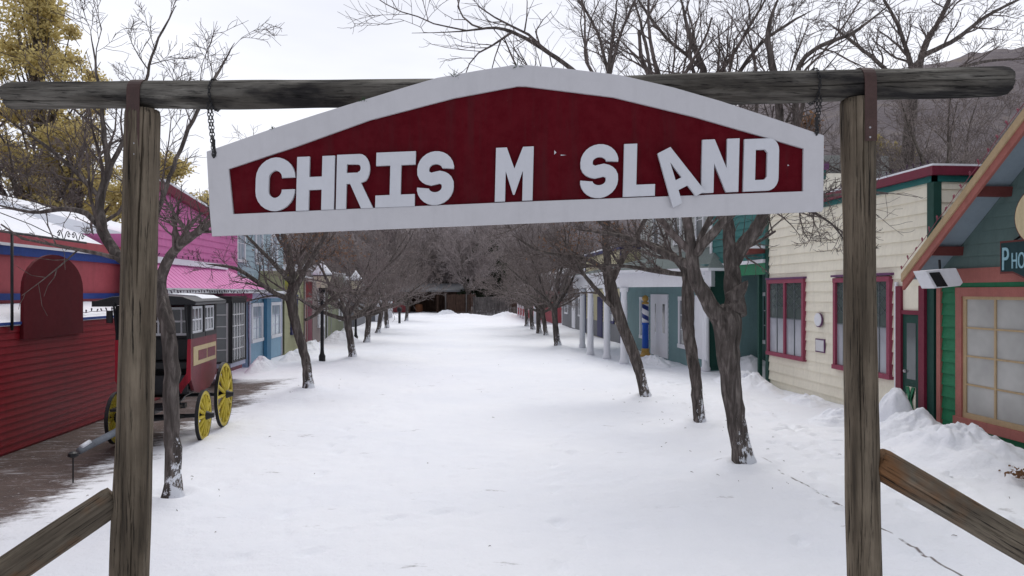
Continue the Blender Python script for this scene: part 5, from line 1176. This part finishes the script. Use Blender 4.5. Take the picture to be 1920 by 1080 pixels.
# body: curved side panels
for x, s_ in ((cx1, 1), (cx0, -1)):
    pr2 = [(cy0, 1.72), (cy0, 1.05), (cy0+.18, .84), (cy0+.5, .76), (cy1-.45, .78), (cy1-.12, .92), (cy1, 1.1), (cy1, 1.72)]
    MB().prism([Vector((x, y, z)) for y, z in pr2], (-.05*s_, 0, 0)).build('side_panel', cred, co_)
    fr = FR(x, s_)
    sp_ = MB(); sp_.fb(fr, cy0+.12, cy1-.08, 1.26, 1.58, .0, .008); pn = sp_.build('painted_panel', ccream, co_)
    q_ = MB(); q_.fb(fr, cy0+.40, cy0+.92, 1.33, 1.50, .0085, .013); q_.fb(fr, cy0+.98, cy1-.14, 1.33, 1.50, .0085, .013); q_.build('faded_lettering', cred, pn)
    # upper posts and windows
    for ya in (cy0+.0, cy0+.78, cy1-.09): MB().fb(fr, ya, ya+.09, 1.72, 2.28, -.07, .0).build('post', cblk, co_)
    wn_ = MB(); wn_.fb(fr, cy0+.09, cy0+.78, 1.72, 1.80, -.06, .006); wn_.fb(fr, cy0+.87, cy1-.09, 1.72, 1.80, -.06, .006); wn_.build('window_rail', M_iron, co_)
    for ya, yb_ in ((cy0+.11, cy0+.76), (cy0+.89, cy1-.11)):
        mm = MB(); mm.fb(fr, ya, yb_, 1.80, 1.84, -.05, -.02); mm.fb(fr, ya, yb_, 2.22, 2.26, -.05, -.02); mm.fb(fr, ya, ya+.04, 1.84, 2.22, -.05, -.02); mm.fb(fr, yb_-.04, yb_, 1.84, 2.22, -.05, -.02)
        for k in (1, 2): yq = ya+(yb_-ya)*k/3; mm.fb(fr, yq-.012, yq+.012, 1.84, 2.22, -.045, -.025)
        mm.fb(fr, ya+.04, yb_-.04, 2.02, 2.045, -.046, -.024); wo = mm.build('window', white, co_); MB().fb(fr, ya+.04, yb_-.04, 1.84, 2.22, -.038, -.034).build('pane', gmid, wo)
# front: bright red jambs, seat, dark bulkhead with window
for x, s_ in ((cx1, -1), (cx0, 1)):
    jb = [Vector((x, cy0-.02, 1.72)), Vector((x, cy0-.02, 1.05)), Vector((x+s_*.16, cy0-.02, .82)), Vector((x+s_*.20, cy0-.02, .95)), Vector((x+s_*.07, cy0-.02, 1.15)), Vector((x+s_*.05, cy0-.02, 1.72))]
    MB().prism(jb, (0, .05, 0)).build('front_jamb', cbr, co_)
MB().box(cx0+.05, cx1-.05, cy0+.06, cy1-.05, .80, .88).build('floor', cblk, co_)
MB().box(cx0+.05, cx1-.05, cy0+.55, cy0+.60, .88, 1.74).build('bulkhead', cblk, co_)
MB().box(cx0+.05, cx1-.05, cy0+.18, cy0+.54, 1.20, 1.32).build('driver_seat', paint('seat_leather', (.02, .022, .024), .5), co_, bevel=.02)
MB().box(cx0+.05, cx1-.05, cy0+.44, cy0+.54, 1.33, 1.70).build('seat_back', paint('seat_leather', (.02, .022, .024), .5), co_, bevel=.02)
MB().box(cx0+.05, cx1-.05, cy0-.02, cy0+.02, .84, 1.12).build('dashboard', cblk, co_)
ff = (Vector((0, cy0+.57, 0)), Vector((1, 0, 0)), Vector((0, -1, 0)))
wf = MB(); a, c = cx0+.30, cx1-.12
wf.fb(ff, a, c, 1.75, 1.79, 0, .04); wf.fb(ff, a, c, 2.20, 2.24, 0, .04); wf.fb(ff, a, a+.04, 1.79, 2.20, 0, .04); wf.fb(ff, c-.04, c, 1.79, 2.20, 0, .04)
for k in (1, 2, 3): x = a+(c-a)*k/4; wf.fb(ff, x-.014, x+.014, 1.79, 2.20, .01, .035)
wf.fb(ff, a+.04, c-.04, 1.98, 2.01, .01, .036); wo = wf.build('front_window', white, co_); MB().fb(ff, a+.04, c-.04, 1.79, 2.20, .012, .018).build('pane', gdark, wo)
MB().box(cx0, cx1, cy1-.05, cy1, .95, 2.28).build('back_panel', cred, co_)
# roof with rolled front and rail
m_ = MB(); rp = [(cx0-.22, 2.29), (cx1+.14, 2.29), (cx1+.16, 2.35), (cx1-.05, 2.43), (xm, 2.47), (cx0+.05, 2.43), (cx0-.24, 2.35)]
m_.prism([Vector((x, cy0-.28, z)) for x, z in rp], (0, cy1-cy0+.40, 0)); m_.build('roof', cblk, co_, bevel=.02)
m_ = MB(); rp = [(xm+.1, 2.465), (cx1-.06, 2.437), (cx1+.06, 2.392), (cx1-.05, 2.445), (xm+.1, 2.478)]
m_.prism([Vector((x, cy0+.45, z)) for x, z in rp], (0, cy1-cy0-.45, 0)); m_.build('roof_snow', M_snow, co_)
MB().box(cx0-.24, cx0+.1, cy0-.30, cy0-.2, 2.27, 2.36).build('roof_end', cblk, co_)
for x in (cx0+.03, cx0+.2, cx1-.05): MB().tube([(x, cy0-.15, 2.3), (x, cy0, 1.7)], .018, 6).build('roof_stay', cblk, co_)
MB().tube([(cx0-.05, cy0-.1, 2.2), (cx0-.05, cy0-.1, 2.0)], [.05, .05], 10).build('side_lamp', M_iron, co_)
# draw pole resting low in front
p0, p1 = Vector((xm-.1, 11.9, .46)), W(128, 845, 10.2)
MB().tube([p0, p0.lerp(p1, .5), p1], [.062, .055, .05], 12).build('draw_pole', paint('pole_grey', (.20, .22, .25), .6, .3, 5), co_, smooth=True)
MB().tube([p1+Vector((.02, .02, .05)), p1.lerp(p0, .15)+Vector((0, 0, .055))], .035, 8).build('pole_snow', M_snow, co_, smooth=True)
gs = G(137, 905); o = empty('ground_spike', gs, 'thin dark metal stake topped by a small snowy disc in front of the coach pole', 'stake')
MB().tube([gs, gs+Vector((0, 0, .36))], .010, 6).build('stake', M_iron, o); MB().lathe(gs+Vector((0, 0, .33)), [(.03, 0), (.065, .02), (.06, .06), (.02, .08)], 12).build('disc', M_iron, o)
# ------------------------------------------------------------------ snow piles
def mound(cx, cy, rx, ry, h, seed, label, rot=0, rough=.35, pw=1.0, group='piles of shovelled snow along the shop fronts'):
    n, k = 110, 44; vs = [(cx, cy, h)]; fs = []; ca, sa = math.cos(rot), math.sin(rot)
    for i in range(1, k+1):
        r = i/k
        for j in range(n):
            a = 2*math.pi*j/n; x, y = r*math.cos(a), r*math.sin(a)
            e = 1+.25*noise.noise(Vector((math.cos(a)*1.5, math.sin(a)*1.5, seed)))
            X_, Y_ = cx+(x*rx*ca-y*ry*sa)*e, cy+(x*rx*sa+y*ry*ca)*e
            z = h*(math.cos(r*math.pi/2)**(1.2*pw))
            q = noise.fractal(Vector((X_*2.2, Y_*2.2, seed)), 1.0, 2.0, 4); q2 = max(0, noise.noise(Vector((X_*6, Y_*6, seed+4))))
            q3 = abs(noise.noise(Vector((X_*11, Y_*11, seed+9))))
            z = z*(1+1.0*rough*q)+(.09*q2+.035*q3)*(1-r*r)*min(1, rough*3) - .06*r
            vs.append((X_, Y_, z))
    vs[0] = (cx, cy, vs[1][2]+.01)
    for j in range(n): fs.append((0, 1+j, 1+(j+1) % n))
    for i in range(k-1):
        for j in range(n): j2 = (j+1) % n; fs.append((1+i*n+j, 1+(i+1)*n+j, 1+(i+1)*n+j2, 1+i*n+j2))
    m_ = MB(); m_.v = vs; m_.f = fs; o = m_.build('snow_pile', M_snow, smooth=True, origin=(cx, cy, 0)); return tag(o, label, 'snow pile', group)
mound(7.75, 10.15, 1.0, 1.6, .42, 1, 'largest lumpy snow pile against the green photo shop wall', 0, .4)
mound(7.85, 11.5, .85, .9, .40, 2, 'lumpy snow pile below the green corner, joined to the largest pile', 0, .4)
mound(8.05, 12.35, .42, .40, .80, 3, 'tall pointed snow heap in front of the green door', 0, .15, .8)
mound(7.5, 13.2, .7, .6, .20, 14, 'low snow heap left of the pointed heap by the green door', 0, .5)
mound(8.0, 15.6, .45, 1.0, .16, 4, 'thin snow ridge under the cream wall by the right post', 0, .5)
mound(7.9, 18.6, .7, 1.7, .30, 5, 'lumpy snow bank under the cream wall below its far window', 0, .5)
mound(9.2, 21.4, .9, 1.2, .5, 6, 'smooth snow mound in the green recess', 0, .2)
mound(6.9, 24.2, .8, 1.4, .25, 7, 'low snow bank under the barber shop porch corner', 0, .5)
mound(-6.4, 23.8, .5, 1.0, .36, 8, 'snow pile beside the bay window', 0, .3)
mound(-6.1, 27.4, .6, 1.6, .30, 9, 'rubbly snow pile in front of the blue shop', 0, .5)
mound(-6.2, 31.0, .8, 1.2, .35, 10, 'snow pile in front of the olive shop', 0, .4)
mound(-5.9, 36.5, 1.0, 2.0, .45, 11, 'snow pile in front of the taupe shop', 0, .3)
mound(-6.2, 42, .9, 2.0, .4, 12, 'snow pile in front of the sage green shop', 0, .3)
mound(.5, 72, 4.5, 2.5, .30, 13, 'wide drift of snow across the far end of the street', .2, .3)
mound(5.2, 73, 1.8, 1.3, .42, 15, 'round snow heap in front of the grey board fence', 0, .3)
mound(-1, 80, 1.4, 1.0, .5, 16, 'small snow heap in front of the barn', 0, .3)
# bits of twig and leaf blown onto the snow
rg = random.Random(18); m_ = MB()
for k in range(110):
    if rg.random() < .8:
        tx, ty = rg.choice([(-3.4, 8.8), (4.2, 9.9), (4.6, 13.2), (4.5, 16.7), (-3.8, 18.5)]); x, y = tx+rg.gauss(0, .6), ty+rg.gauss(0, .8)
    else: x, y = rg.uniform(-4.6, 8), rg.uniform(5, 26)
    if 7 < x < 8.6 and y < 13: continue
    p = Vector((x, y, hgt(x, y)+.008)); a = rg.uniform(0, 6.28); l_ = rg.uniform(.006, .032); e = Vector((math.cos(a), math.sin(a), rg.uniform(-.05, .15)))*l_
    m_.tube([p-e, p+e*.2+Vector((0, 0, .006)), p+e], [.003, .004, .002], 4)
tag(m_.build('fallen_twigs', M_twig), 'small bits of twig and leaf scattered on the snow', 'twigs', kind='stuff')
# clumps of dead leaves near the right edge
rg = random.Random(8); m_ = MB(); cc = G(1914, 905)+Vector((.1, 0, .05))
for k in range(160):
    p = cc+Vector((rg.gauss(0, .10), rg.gauss(0, .14), abs(rg.gauss(.03, .05)))); a = Vector((rg.gauss(0, 1), rg.gauss(0, 1), rg.gauss(0, .6))).normalized()*.035; b_ = Vector((rg.gauss(0, 1), rg.gauss(0, 1), rg.gauss(0, .6))).normalized()*.022
    m_.add([p-a, p+b_, p+a, p-b_], [(0, 1, 2, 3)])
o = m_.build('dead_leaves', M_rust); tag(o, 'brown dead leaves lying against the snow at the right edge', 'leaves', kind='stuff')
